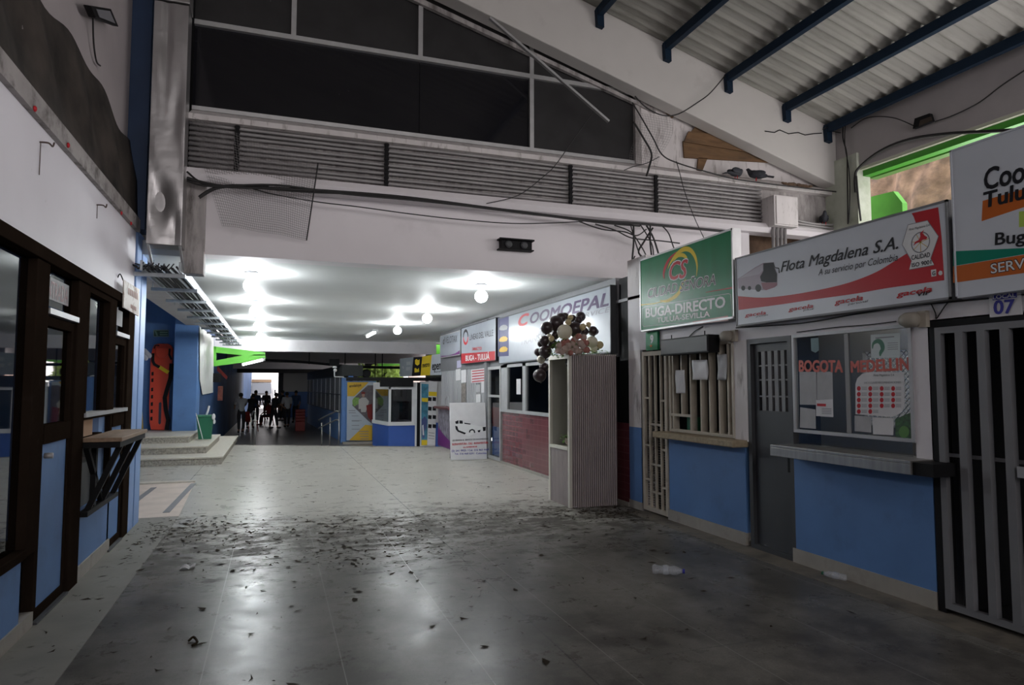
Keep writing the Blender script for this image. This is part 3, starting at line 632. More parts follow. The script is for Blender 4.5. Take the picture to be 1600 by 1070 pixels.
# ---------------------------------------------------------------- silver duct, cable tray
t = thing('metal_duct', 'tall dented sheet metal duct at the hall corner by the blue pillar', 'duct', (-1.16, 8.3, 3.14))
d = MB()
d.box(-1.345, -1.0, 8.13, 8.40, 3.14, 5.86)
def ductf(i, j):
    x, z = -1.345+0.345*i, 3.14+2.72*j; e = min(1, 6*i, 6*(1-i))
    dent = 0.035*math.exp(-((i-0.35)/0.3)**2-((z-3.62)/0.22)**2)+0.02*math.exp(-((i-0.7)/0.2)**2-((z-4.6)/0.3)**2)+0.018*math.exp(-((i-0.4)/0.12)**2)*(z > 4.4)*min(1, (z-4.4))+0.014*math.exp(-((i-0.8)/0.15)**2-((z-3.3)/0.2)**2)
    return Vector((x, 8.10+e*(dent+0.004*math.sin(7*z+5*i)), z))
d.grid(ductf, 20, 90)
d.box(-1.345, -1.335, 8.10, 8.14, 3.14, 5.86).box(-1.01, -1.0, 8.10, 8.14, 3.14, 5.86)
d.build('duct_casing', 'duct', t, smooth=False)
MB().box(-1.355, -0.99, 8.09, 8.41, 5.88, 6.9).build('duct_upper_casing', 'duct', t, bevel=0.012)
for s in (-1.33, -1.02):
    MB().bar((s, 8.12, 3.15), (s+0.02, 8.35, 2.92), 0.02, 0.035).build('flange', 'silver', t)
t = thing('cable_tray', 'long galvanised cable ladder hung under the low ceiling along the blue recess', 'cable tray', (-1.2, 15, 2.9))
for x in (-1.40, -1.02):
    MB().box(x-0.012, x+0.012, 8.2, 22.4, 2.86, 2.97).build('side_rail', 'galv', t)
k = 0; y = 8.35
while y < 22.3:
    MB().box(-1.52, -0.98, y, y+0.06, 2.82, 2.862).build('rung', 'galv', t); y += 1.25
for y in (9.1, 11.0, 13.5, 16.0, 18.5, 21.0):
    MB().cyl((-1.42, y, 2.8), (-1.42, y, 3.14), 0.006, 6).build('hanger_rod', 'galv', t)
for k in range(9):
    x = -1.36+0.038*k; z = 2.885+0.012*(k % 3)
    pts = [(x+0.012*math.sin(1.7*k+yy*0.9), yy, z+0.012*math.sin(yy*1.3+k)) for yy in (8.15, 10, 12.5, 15, 18, 20.5, 22.3)]
    o = MB().tube(pts, 0.011+0.004*(k % 2), 6).build('tray_cable', 'cable'); tag(o, 'dark cable lying lengthwise in the galvanised ladder tray', 'cable', 'cables lying in the tray')
for k in range(7):
    p = Vector((-1.38+0.05*k, 8.2+0.05*random.random(), 2.95)); 
    o = MB().tube([p, p+Vector((-0.06+0.03*random.random(), 0.02, -0.07)), p+Vector((-0.12+0.06*random.random(), 0.05, -0.03-0.05*random.random())), p+Vector((-0.2, 0.12, 0.0))], 0.007).build('loose_wire', 'cable')
    tag(o, 'black loose wire end drooping under the silver duct', 'wire', 'wire ends under the duct')

# ---------------------------------------------------------------- gable windows
def wz(x): return 7.36-0.267*x
wn = MB()
for (x0, x1, z0, z1) in ((-1.0, 5.04, 5.93, 5.99), (-1.0, 5.04, 4.88, 4.93)): wn.box(x0, x1, 8.62, 8.70, z0, z1)
for x, z0 in ((0.13, 5.99), (1.74, 5.99), (3.33, 4.93)): wn.box(x-0.03, x+0.03, 8.63, 8.69, z0, wz(x))
wn.bar((-1.0, 8.66, wz(-1.0)), (5.0, 8.66, wz(5.0)), 0.06, 0.06, (0, 1, 0))
win = struct(wn.build('window_3', 'alu'))
struct(MB().box(4.96, 5.06, 8.60, 8.72, 4.88, 6.06).build('window_jamb', 'grime', win))
for (x0, x1) in ((-1.0, 0.10), (0.16, 1.71), (1.77, 3.30), (3.36, 4.97)):
    struct(MB().prism([(x0, 8.665, 5.99), (x1, 8.665, 5.99), (x1, 8.665, wz(x1)), (x0, 8.665, wz(x0))], (0, 0.008, 0)).build('window_pane', 'mesh_dark', win))
struct(MB().box(-1.0, 1.735, 8.675, 8.683, 4.93, 5.93).build('window_pane', 'tint', win))
struct(MB().box(1.745, 3.30, 8.68, 8.688, 4.93, 5.93).build('window_pane', 'tint', win))
struct(MB().box(3.36, 4.97, 8.665, 8.673, 4.93, 5.93).build('window_pane', 'mesh_dark', win))
struct(MB().box(-2.0, 8.5, 9.0, 9.1, 3.3, 9).build('wall_behind_windows', 'black'))
# rough edge under the gable beam and a loose profile
struct(MB().prism([(-1.9, 8.58, 7.80), (5.3, 8.58, 5.73), (5.3, 8.58, 5.68), (-1.9, 8.58, 7.70)], (0, 0.06, 0)).build('trim_16', 'grime'))
b = MB().bar(ony(765, 28, 8.26), ony(951, 190, 8.20), 0.05, 0.03).build('loose_profile', 'alu'); tag(b, 'loose aluminium profile hanging diagonally across the gable window', 'metal strip')
# boards nailed under the gable beam
for k, (pts, lab) in enumerate((
    ([(1066, 221), (1235, 250), (1262, 258), (1068, 247)], 'long lower board nailed across the gable gap'),
    ([(1075, 206), (1150, 215), (1238, 250), (1068, 222)], 'middle weathered board above the long board'),
    ([(1087, 197), (1106, 196), (1180, 226), (1078, 207)], 'short topmost board tucked under the gable beam'),
    ([(1008, 150), (1020, 151), (1058, 178), (1050, 185)], 'brown wedge-shaped board beside the gable window'),
    ([(1090, 247), (1104, 248), (1096, 268), (1088, 266)], 'small splintered stub hanging below the long board'))):
    o = MB().prism([ony(x, y, 8.612-0.028*(k == 1)) for x, y in pts], (0, -0.026, 0)).build('wooden_board', 'wood'); tag(o, lab, 'board')
# hairline crack and joints in the gable beam: dark cracks
cr = [(1195, 205), (1210, 207), (1218, 203), (1232, 209), (1247, 207), (1258, 211), (1270, 209), (1284, 208)]
o = MB().tube([ony(x, y, 8.296) for x, y in cr], 0.008, 5, 1).build('crack', 'black'); o.name = 'trim_17'; struct(o)
# ---------------------------------------------------------------- purlins
for k, (px, py) in enumerate(((932, 12), (1037, 70), (1133, 122), (1224, 172), (1288, 200))):
    p = ony(px, py, 8.3); x = p.x+0.02; z = roofz(x)-0.10
    t = thing('roof_purlin', ('blue roof purlin nearest the gable window', 'second blue roof purlin from the gable window', 'third blue purlin, whose end carries a drooping cable', 'fourth blue purlin, next to the eaves', 'blue eaves purlin running above the upper right beam')[k], 'roof beam', (x, 8.3, z), 'blue purlins under the roofing')
    MB().box(x-0.04, x+0.04, -7, 8.30, z-0.06, z+0.07).build('rail', 'navy', t)
    MB().prism([(x-0.055, 8.22, z+0.04), (x+0.055, 8.22, z+0.04), (x+0.06, 8.22, z-0.22), (x-0.04, 8.22, z-0.20)], (0, 0.075, 0)).build('end_bracket', 'navy', t)

# ---------------------------------------------------------------- conduits on the facade band
for k in range(9):
    z = 4.165+0.0605*k
    names = ('lowest', 'second from the bottom', 'third from the bottom', 'fourth from the bottom', 'middle', 'fourth from the top', 'third from the top', 'second from the top', 'topmost')
    pts = [(-1.0, 8.455, z)]+[(-1.0+x, 8.455, z+0.008*math.sin(x*1.3+k*2)) for x in (1.5, 3, 4.5, 6, 7)]+[(7.08, 8.455, z)]
    o = MB().tube(pts, 0.021, 8, 3).build('conduit', 'conduit', smooth=True)
    tag(o, 'grey conduit across the facade, %s of the nine' % names[k], 'conduit', 'conduits across the facade')
for k, (px, lab) in enumerate(((370, 'dark conduit clamp nearest the silver duct'), (604, 'dark conduit clamp above the open stretch of white wall'), (891, 'dark conduit clamp below the dusty end window'), (1024, 'dark conduit clamp just above the green sign'))):
    x = ony(px, 240, 8.42).x
    t = thing('conduit_clamp', lab, 'clamp', (x, 8.43, 4.1), 'clamps on the conduits')
    MB().box(x-0.022, x+0.022, 8.405, 8.432, 4.07, 4.69).build('channel', 'black', t)
    for j in range(9): MB().box(x-0.03, x+0.03, 8.398, 8.412, 4.15+0.0605*j, 4.175+0.0605*j).build('bolt', 'black', t)
t = thing('junction_box', 'streaked white junction box at the end of the conduits', 'junction box', (7.3, 8.3, 4.03))
MB().box(7.08, 7.53, 8.17, 8.48, 4.03, 4.50).build('casing', 'white_streaked', t, bevel=0.008)
MB().box(7.11, 7.50, 8.155, 8.17, 4.05, 4.48).build('lid', 'white_streaked', t, bevel=0.004)
for k in range(4):
    x = 7.16+0.075*k
    o = MB().cyl((x, 8.30, 2.6), (x, 8.30, 4.03), 0.026, 10).build('drop_pipe', 'conduit', smooth=True)
    tag(o, 'grey vertical pipe below the junction box, %s from the green sign' % ('first', 'second', 'third', 'fourth')[k], 'pipe', 'pipes below the junction box')
for k in range(3):
    z = 4.10+0.055*k
    o = MB().tube([(7.53, 8.36, z), (8.0, 8.36, z-0.02*k), (8.4, 8.36, z-0.03)], 0.018).build('feeder_pipe', 'conduit'); tag(o, 'short grey pipe leaving the junction box towards the corner pillar', 'pipe', 'pipes leaving the junction box')
# ragged net hanging over the conduits
def netp(i, j):
    a = ony(300, 182, 8.30).lerp(ony(497, 255, 8.30), i); b_ = ony(338, 352, 8.33).lerp(ony(479, 374, 8.33), i)
    p = a.lerp(b_, j)
    if j > 0.4: p = p + Vector((0.10*(1-i)*(j-0.4), 0, 0))
    return p + Vector((0, 0.03*math.sin(5*i)*math.sin(4*j)+0.02*math.sin(9*i+7*j), 0.01*math.sin(11*i)*j))
nb = MB(); nb.grid(netp, 44, 38)
n = nb.build('bird_netting', 'wire'); md = n.modifiers.new('wire', 'WIREFRAME'); md.thickness = 0.0034; md.use_replace = True
tag(n, 'ragged flap of bird netting hanging below the conduits near the duct', 'netting')
MB().tube([netp(1.0, j/8)+Vector((0, -0.01, 0)) for j in range(9)], 0.008, 6, 3).build('edge_cord', 'cable', n)
nb = MB(); nb.grid(lambda i, j: ony(990+60*i*(1-0.3*j)+6*math.sin(5*j), 175+75*j+10*i, 8.40+0.03*math.sin(4*i+3*j)), 14, 20)
n = nb.build('bird_netting', 'wire'); md = n.modifiers.new('wire', 'WIREFRAME'); md.thickness = 0.003; md.use_replace = True
tag(n, 'torn strip of netting beside the end of the gable window', 'netting')
# emergency light on the facade
t = thing('emergency_light', 'black emergency light box mounted on the white facade beam', 'light', (3.0, 8.45, 3.43))
MB().box(2.80, 3.24, 8.40, 8.50, 3.43, 3.545).build('housing', 'black', t, bevel=0.008)
MB().box(2.77, 3.26, 8.36, 8.50, 3.545, 3.565).build('top_plate', 'black', t)
MB().box(2.77, 3.26, 8.38, 8.50, 3.415, 3.43).build('bottom_plate', 'black', t)
for x in (2.90, 3.12): MB().lathe((x, 8.40, 3.487), [(0.05, 0.0), (0.05, 0.02), (0.03, 0.03)], 16, (0, -1, 0)).build('lamp_head', 'darkgrey', t)

# ---------------------------------------------------------------- cables on the facade
def cable(pix, Y, r, label, name='cable', grp=None, m='cable'):
    pts = [ony(p[0], p[1], p[2] if len(p) > 2 else Y) for p in pix]
    o = MB().tube(pts, r, 6, 5).build(name, m); tag(o, label, 'cable', grp); return o
G = 'cables strung across the facade'
cable([(292, 278), (340, 290), (420, 294), (520, 299), (640, 309), (780, 327), (920, 344), (1010, 350), (1140, 362)], 8.27, 0.018, 'thickest black cable running along under the ledge', grp=G)
cable([(292, 282), (330, 291), (430, 289), (540, 303), (660, 314), (800, 330), (930, 347), (1000, 353)], 8.26, 0.012, 'black cable twisted under the thickest cable', grp=G)
cable([(292, 268), (320, 287), (380, 292), (480, 300), (600, 305), (700, 318), (860, 338), (990, 352)], 8.26, 0.011, 'black cable rising to the duct above the bundle', grp=G)
cable([(312, 310), (340, 295), (380, 292), (402, 297), (430, 304), (500, 316), (560, 323), (640, 334), (720, 343), (800, 349), (870, 348), (920, 345)], 8.30, 0.007, 'thin black cable sagging below the bundle across the white wall', grp=G)
cable([(311, 308), (330, 296), (360, 290), (420, 291)], 8.28, 0.016, 'short black cable end sticking out beside the grimy post', grp=G)
cable([(760, 318), (810, 305), (850, 275), (870, 255), (905, 205), (935, 165)], 8.28, 0.006, 'thin wire rising from the bundle across the conduits to the window', grp=G)
cable([(992, 150), (1010, 168), (1035, 180), (1060, 178), (1090, 160), (1110, 145), (1133, 118)], 8.24, 0.009, 'cable looping from the window corner up to the third purlin', grp=G)
cable([(988, 160), (1000, 180), (1020, 215), (1035, 242), (1060, 255), (1110, 270), (1150, 280), (1200, 287), (1240, 292), (1292, 298), (1340, 303)], 8.28, 0.010, 'cable running from the window corner along the sill past the pigeons', grp=G)
cable([(990, 190), (1005, 215), (1018, 240), (1014, 262), (1010, 275)], 8.28, 0.014, 'thick black cable dropping from the window corner to the conduits', grp=G)
cable([(1030, 245), (1010, 255), (990, 260), (975, 266)], 8.29, 0.006, 'short thin wire at the foot of the window jamb', grp=G)
cable([(1057, 252), (1062, 270), (1070, 300), (1085, 340), (1100, 372)], 8.20, 0.006, 'thin wire dropping from the sill down behind the green sign', grp=G)
cable([(1296, 204), (1320, 208), (1345, 204), (1330, 200), (1300, 198), (1285, 202)], 8.2, 0.006, 'thin wire strung below the eaves purlin', grp=G)
tangle = [
 [(990, 352), (990, 380), (988, 410), (992, 440), (996, 470)], [(985, 350), (995, 385), (1003, 405), (1012, 418)],
 [(1000, 350), (1018, 380), (1022, 405), (1026, 420)], [(1010, 352), (1021, 372), (1030, 400), (1035, 418)],
 [(960, 352), (985, 362), (1002, 385), (1010, 400)], [(1034, 352), (1045, 365), (1052, 385), (1060, 402)],
 [(1020, 356), (1006, 378), (998, 395), (1016, 410)], [(930, 350), (962, 360), (988, 372), (1030, 376), (1062, 380)],
 [(992, 400), (985, 420), (990, 445), (985, 470)], [(1016, 352), (1016, 378), (1018, 400), (1019, 425)], [(905, 346), (940, 358), (975, 362), (995, 368), (1010, 358)]]
for k, pix in enumerate(tangle):
    o = MB().tube([ony(x, y, 8.15+0.02*(k % 4)) for x, y in pix], 0.009 if k % 3 else 0.013, 6, 5).build('tangled_cable', 'cable'); tag(o, 'black cable in the tangle above the green sign', 'cable', 'tangled cables above the green sign')
# pigeons
def pigeon(p, yaw, label, up=0.0):
    t = thing('pigeon', label, 'bird', p, 'pigeons on the facade')
    Rz = Matrix.Rotation(yaw, 4, 'Z')
    me = bpy.data.meshes.new('body'); bm = bmesh.new()
    J = [((-0.17, 0, 0.075), 0.022), ((-0.10, 0, 0.085), 0.045), ((0.0, 0, 0.105), 0.068), ((0.07, 0, 0.125+up), 0.058), ((0.105, 0, 0.165+up*1.5), 0.034), ((0.118, 0, 0.198+up*2), 0.030), ((0.15, 0, 0.192+up*2), 0.007)]
    vs = [bm.verts.new(Rz @ Vector(j)) for j, r in J]
    for a, b in zip(vs, vs[1:]): bm.edges.new((a, b))
    bm.to_mesh(me); bm.free(); me.materials.append(M['feather'])
    o = bpy.data.objects.new('body', me); COL.objects.link(o); o.parent = t
    sk = o.modifiers.new('skin', 'SKIN'); 
    for i, (j, r) in enumerate(J): me.skin_vertices[0].data[i].radius = (r*0.9, r)
    me.skin_vertices[0].data[2].use_root = True
    ss = o.modifiers.new('sub', 'SUBSURF'); ss.levels = ss.render_levels = 2; sk.use_smooth_shade = True
    tl = MB().prism([p+Rz @ Vector(q) for q in ((-0.14, -0.03, 0.07), (-0.14, 0.03, 0.07), (-0.26, 0.035, 0.045), (-0.26, -0.035, 0.045))], (0, 0, 0.012)).build('tail', 'feather', t)
    for s in (-1, 1):
        MB().ball(p+Rz @ Vector((-0.03, s*0.052, 0.115)), 0.05, (2.2, 0.35, 0.9), 14, 8, Rz).build('wing', 'feather', t, smooth=True)
        MB().cyl(p+Rz @ Vector((0.0, s*0.022, 0)), p+Rz @ Vector((0.0, s*0.022, 0.055)), 0.006, 6).build('leg', 'red', t)
pigeon(Vector((6.58, 8.40, 4.755)), R(10), 'pigeon crouching on the sill, farther from the corner', -0.02)
pigeon(Vector((6.95, 8.40, 4.755)), R(150), 'pigeon standing upright on the sill below the boards')
pigeon(Vector((8.22, 8.36, 4.16)), R(232), 'lone pigeon perched on the pipes beside the corner pillar')
# droppings and nest clump
o = MB()
for k in range(26):
    p = Vector((7.75+0.28*random.gauss(0, 1)*0.6, 8.40-0.02*random.random(), 4.76+0.02*random.random())); o.ball(p, 0.02+0.03*random.random(), (1.3, 0.8, 0.6), 8, 5)
o = o.build('nest_clump', 'soil'); tag(o, 'clump of dark nest debris on the sill near the corner', 'nest', kind='stuff')
# shelter light on the upper right beam + its leads
t = thing('wall_light_box', 'broken black light fitting on the upper right beam', 'light', (8.4, 6.68, 5.2))
MB().prism([onx(x, y, 8.42) for x, y in ((1434, 186), (1457, 178), (1461, 190), (1431, 202))], (-0.06, 0, 0)).build('housing', 'black', t)
MB().prism([onx(x, y, 8.36) for x, y in ((1438, 188), (1455, 182), (1457, 188), (1436, 197))], (-0.006, 0, 0)).build('reflector', mat('sooty_reflector', (0.05, 0.035, 0.025), 0.8), t)
def cablex(pix, X, r, label, m='cable'):
    o = MB().tube([onx(p[0], p[1], p[2] if len(p) > 2 else X) for p in pix], r, 6, 5).build('cable', m); tag(o, label, 'cable', 'cables on the upper right beam'); return o
cablex([(1461, 190), (1490, 180), (1530, 160), (1570, 130), (1640, 85)], 8.40, 0.009, 'cable rising from the broken fitting along the upper right beam')
cablex([(1431, 198), (1400, 185), (1372, 182), (1350, 186), (1330, 200)], 8.38, 0.008, 'cable running from the broken fitting to the eaves purlin')
cablex([(1337, 300), (1336, 278), (1342, 262), (1375, 236), (1420, 218), (1480, 209), (1550, 205), (1640, 200)], 8.38, 0.022, 'thick black hose curving along the bottom of the upper right beam')
cablex([(1318, 190), (1317, 215), (1323, 240), (1324, 280), (1325, 350)], 8.37, 0.011, 'cable dropping down the corner pillar')
cablex([(1321, 192), (1320, 225), (1326, 262), (1328, 300), (1326, 348)], 8.36, 0.009, 'second cable dropping close beside the first on the corner pillar')
cablex([(1338, 275), (1341, 310), (1345, 345)], 8.36, 0.016, 'thick hose end hanging at the edge of the green opening')

# ================================================================== RIGHT SHOPS: SIGNS
def crop(x0, y0, s, X): return lambda x, y: onx(x0+x/s, y0+y/s, X)
def signboard(name, label, y0, y1, z0, z1, X, face, frame, depth=0.10, fw=0.02):
    t = thing(name, label, 'sign', (X, (y0+y1)/2, z0))
    MB().box(X+0.006, X+depth, y1, y0, z0, z1).build('sign_box', frame, t)
    b = MB()
    for a in ((y1, y0, z0, z0+fw), (y1, y0, z1-fw, z1), (y1, y1+fw, z0, z1), (y0-fw, y0, z0, z1)): b.box(X-0.006, X+0.01, *a)
    b.build('sign_frame', frame, t)
    MB().box(X, X+0.006, y1+fw*0.6, y0-fw*0.6, z0+fw*0.6, z1-fw*0.6).build('sign_face', face, t)
    return t
# --- green sign
SX = 4.40
t = signboard('company_sign', 'green sign with red CS emblem and BUGA-DIRECTO lettering above the cream grille', 7.56, 5.69, 2.29, 3.22, SX, 'signgreen', 'alu')
g = crop(960, 330, 5.35, SX)
def rib(f, pts, wds, m, nm, parent, lift): return decal(ribbon(catmull([f(*p) for p in pts], 4), [wds[0]+(wds[1]-wds[0])*math.sin(PI*min(1, i/(len(pts)*4-4))) for i in range((len(pts)-1)*4+1)], NX), NX, m, parent, nm, lift)
rib(g, [(420, 565), (412, 530), (425, 470), (460, 400), (520, 340)], (0.008, 0.05), 'red', 'emblem_arc', t, 0.0010)
rib(g, [(447, 480), (470, 430), (520, 360), (580, 318), (635, 325), (675, 380), (692, 460), (686, 545)], (0.006, 0.055), 'yellow', 'emblem_arc', t, 0.0015)
rib(g, [(492, 420), (530, 375), (570, 366), (600, 385), (612, 410)], (0.006, 0.045), 'yellow', 'emblem_arc', t, 0.0015)
rib(g, [(600, 565), (560, 620), (540, 680), (490, 725), (430, 752), (378, 745)], (0.006, 0.05), 'yellow', 'emblem_arc', t, 0.0012)
decal(ribbon([g(212, 784), g(330, 772), g(465, 742)], [0.012, 0.012, 0.004], NX), NX, 'yellow', t, 'stripe', 0.0013)
decal(ribbon([g(765, 678), g(1002, 636)], [0.006, 0.012], NX), NX, 'red', t, 'stripe', 0.0013)
def tx(f, s, a, b, h, m, parent, bold=0.0, shear=0.0, lift=0.003, n=NX, name='lettering'):
    p, q = f(*a), f(*b); h_ = (f(a[0], a[1]-h)-p).length
    return text(s, p, q, h_, n, m, parent, name, bold, shear, lift)
tx(g, 'CS', (455, 578), (618, 552), 150, 'printwhite', t, 0.05, 0.25, 0.002)
tx(g, 'CS', (460, 574), (614, 549), 143, 'red', t, 0.02, 0.25, 0.003)
tx(g, 'CIUDAD SEÑORA', (278, 728), (850, 612), 78, 'printwhite', t, 0.04, 0.2, 0.002)
tx(g, 'CIUDAD SEÑORA', (283, 724), (846, 610), 72, 'ink', t, -0.005, 0.2, 0.003)
tx(g, 'BUGA-DIRECTO', (262, 890), (930, 800), 76, 'printwhite', t, 0.03)
tx(g, 'TULUA-SEVILLA', (358, 932), (800, 880), 42, 'printwhite', t, 0.02)
bord = [g(232, 815), g(250, 803), g(955, 688), g(972, 695), g(988, 880), g(975, 897), g(245, 962), g(236, 950)]
decal(ribbon(bord+[bord[0]], [0.007]*9, NX), NX, 'printsilver', t, 'border_line', 0.0013)
decal([[g(655, 920), g(950, 872), g(955, 915), g(660, 948)]], NX, mat('faded_red_band', (0.30, 0.12, 0.10), 0.4), t, 'stripe', 0.0016)
# --- white and red sign with a coach
t = signboard('company_sign', 'white and red sign with a coach and flowing black script above the grey door', 5.66, 3.36, 2.20, 2.90, SX, 'signwhite', 'grey', fw=0.016)
c6 = crop(1140, 380, 7.645, SX); c7 = crop(1320, 320, 5.944, SX)
topc = catmull([c6(102, 632), c6(400, 650), c6(700, 620), c6(1000, 570), c6(1300, 505), c7(120, 695), c7(300, 620), c7(450, 530), c7(575, 452)], 4)
botc = catmull([c6(108, 797), c6(600, 732), c6(1000, 672), c6(1529, 598), c7(400, 772), c7(925, 700)], 4)
decal([topc+[c7(640, 300), c7(660, 165), c7(640, 110), c7(622, 78), c7(868, 22), c7(900, 300)]+botc[::-1]], NX, 'red', t, 'red_swoosh', 0.0010)
tx(c6, 'Flota Magdalena S.A.', (612, 345), (2018, 62), 122, 'ink', t, 0.012, 0.32)
tx(c6, 'A su servicio por Colombia', (1062, 385), (2012, 205), 76, 'ink', t, 0.0, 0.3)
for a, b, h, wd, (a2, b2) in (((185, 880), (436, 848), 42, 'premium', ((320, 885), (462, 862))), ((705, 812), (1002, 768), 46, 'plus', ((880, 810), (1008, 790)))):
    tx(c6, 'gacela', a, b, h, 'red', t, 0.02, 0.2); tx(c6, wd, a2, b2, 20, 'ink', t, 0.0, 0.2)
tx(crop(1240, 200, 3.344, SX), 'gacela', (215, 922), (365, 898), 26, 'red', t, 0.02, 0.2); tx(crop(1240, 200, 3.344, SX), 'personal', (285, 926), (392, 908), 12, 'ink', t, 0.0, 0.2)
tx(c7, 'gacela', (482, 855), (815, 803), 48, 'red', t, 0.03, 0.2); tx(c7, 'VIP', (675, 850), (805, 828), 36, 'ink', t, 0.03, 0.2)
hexa = [c7(*p) for p in ((590, 185), (770, 145), (872, 292), (800, 498), (832, 558), (600, 602), (622, 520), (535, 370))]
decal([hexa], NX, 'printwhite', t, 'quality_badge', 0.0022)
decal(ribbon(hexa+[hexa[0]], [0.005]*9, NX), NX, 'greyink', t, 'badge_outline', 0.0026)
cen = c7(705, 348); ru = c7(790, 330)-cen; rv = c7(702, 255)-cen
ring = [cen+ru*math.cos(a)+rv*math.sin(a) for a in [2*PI*i/28 for i in range(29)]]
decal(ribbon(ring, [0.008]*29, NX), NX, 'greyink', t, 'badge_wheel', 0.0028)
decal(sum([ribbon([cen, ring[k]], [0.004, 0.004], NX) for k in range(1, 28, 4)], []), NX, 'yellowdull', t, 'badge_spokes', 0.0027)
deer = [(640, 380), (655, 345), (690, 325), (705, 290), (700, 265), (735, 235), (742, 225), (725, 262), (745, 285), (770, 300), (760, 320), (728, 325), (700, 345), (665, 358), (640, 382)]
decal([[c7(*p) for p in deer]], NX, 'red', t, 'badge_deer', 0.0032)
tx(c7, 'CALIDAD', (622, 512), (795, 482), 42, 'ink', t, 0.02); tx(c7, 'ISO 9001', (625, 580), (806, 548), 38, 'ink', t, 0.02)
tx(c7, 'Flota Magdalena S.A', (598, 240), (790, 196), 20, 'ink', t, 0.0, 0.3)
decal([[c7(802, 604), c7(850, 597), c7(852, 660), c7(806, 668)], [c7(*p) for p in ((870, 630), (885, 610), (905, 615), (910, 640), (895, 655), (875, 650))]], NX, 'printwhite', t, 'seal_mark', 0.002)
tx(c7, 'G', (815, 655), (845, 650), 36, 'ink', t, 0.03)
bus = [(100, 425), (300, 290), (400, 235), (530, 225), (545, 300), (570, 360), (570, 500), (540, 525), (440, 560), (370, 560), (110, 540)]
decal([[c6(*p) for p in bus]], NX, mat('coach_grey_violet', (0.30, 0.24, 0.29), 0.4), t, 'coach_body', 0.0014)
decal([[c6(*p) for p in ((405, 240), (525, 230), (540, 300), (568, 370), (566, 465), (440, 468), (380, 455), (365, 400), (405, 330))]], NX, 'ink', t, 'coach_windscreen', 0.0020)
decal([[c6(*p) for p in ((120, 420), (300, 305), (395, 255), (400, 320), (355, 370), (200, 400))]], NX, mat('coach_glass', (0.40, 0.36, 0.42), 0.3), t, 'coach_windows', 0.0019)
decal([[c6(*p) for p in ((380, 470), (568, 468), (568, 502), (540, 525), (440, 560), (400, 545))]], NX, mat('coach_maroon', (0.22, 0.03, 0.06), 0.4), t, 'coach_bumper', 0.0021)
decal([[c6(x+r*math.cos(a), y+r*1.25*math.sin(a)) for a in [2*PI*i/14 for i in range(14)]] for x, y, r in ((165, 535, 24), (240, 535, 20), (345, 535, 36))], NX, 'ink', t, 'coach_wheels', 0.0024)
decal(ribbon([c6(525, 232), c6(545, 290), c6(590, 300), c6(596, 355)], [0.006, 0.008, 0.012, 0.016], NX), NX, 'ink', t, 'coach_mirror', 0.0022)
# --- big white sign at the edge of the picture
t = signboard('company_sign', 'big white sign with bold Coo Tulu lettering over orange, above the LOCAL 07 gate', 3.325, 2.50, 2.20, 3.235, SX, 'signwhite', 'signwhite', fw=0.012)
c8 = crop(1460, 220, 4.115, SX)
decal([[c8(311, 386), c8(640, 290), c8(640, 405), c8(304, 517)]], NX, 'signorange', t, 'orange_flash', 0.001)
decal([[c8(545, 455), c8(640, 445), c8(640, 545), c8(545, 555)]], NX, mat('lime_print', (0.45, 0.6, 0.08), 0.4), t, 'lime_block', 0.0012)
decal([[c8(121, 710), c8(660, 685), c8(660, 715), c8(121, 805)]], NX, 'teal', t, 'teal_band', 0.001)
decal([[c8(121, 808), c8(660, 718), c8(660, 838), c8(121, 913)]], NX, 'signorange', t, 'orange_band', 0.001)
tx(c8, 'Coo', (318, 315), (584, 262), 135, 'ink', t, 0.025, 0.06)
tx(c8, 'Tulu', (318, 432), (592, 368), 100, 'ink', t, 0.03, 0.06)
tx(c8, 'Bug', (390, 670), (588, 650), 78, 'ink', t, 0.02)
tx(c8, 'SERV', (362, 855), (588, 818), 66, 'ink', t, 0.045, 0, 0.002); tx(c8, 'SERV', (366, 853), (585, 816), 61, 'printwhite', t, 0.01, 0, 0.003)
# --- white sign on the far shops
FX = 4.42
M['sign_pale'] = mat('pale_sign_face', (0.40, 0.43, 0.48), 0.22, var=0.04, spec=0.45)
t = signboard('company_sign', 'long white sign with purple italic lettering behind the brown balloons', 13.40, 8.40, 2.06, 3.02, FX, 'sign_pale', 'darkgrey')
f8 = crop(640, 250, 3.5675, FX)
tx(f8, 'OOMOEPAL', (672, 912), (1112, 809), 56, mat('dark_violet_print', (0.045, 0.018, 0.075), 0.4, spec=0.2), t, 0.03, 0.25)
tx(f8, 'C', (607, 928), (668, 913), 60, 'red', t, 0.035, 0.25, 0.005)
tx(f8, 'SERVICE', (930, 890), (1118, 845), 26, 'greyink', t, 0.0, 0.2)
tx(f8, 'LÍNEA', (700, 985), (800, 960), 30, 'greyink', t, 0.0, 0.2); tx(f8, 'TRANSPORTE', (620, 1032), (860, 975), 34, 'greyink', t, 0.0, 0.2)
decal([[onx(x, y, FX) for x, y in ((778, 497), (795, 493), (795, 556), (778, 557))]], NX, 'navyink', t, 'photo_panel', 0.001)
for py in (512, 530, 546):
    decal([[onx(778+14*a/10+1.5, py+dy*0.8-0.15*a, FX) for a, dy in ((0, 2), (2, -3), (5, -5), (8, -4), (10, 0), (9, 5), (5, 6), (1, 5))]], NX, 'yellowdull' if py > 515 else 'greyink', t, 'printed_vehicle', 0.002)
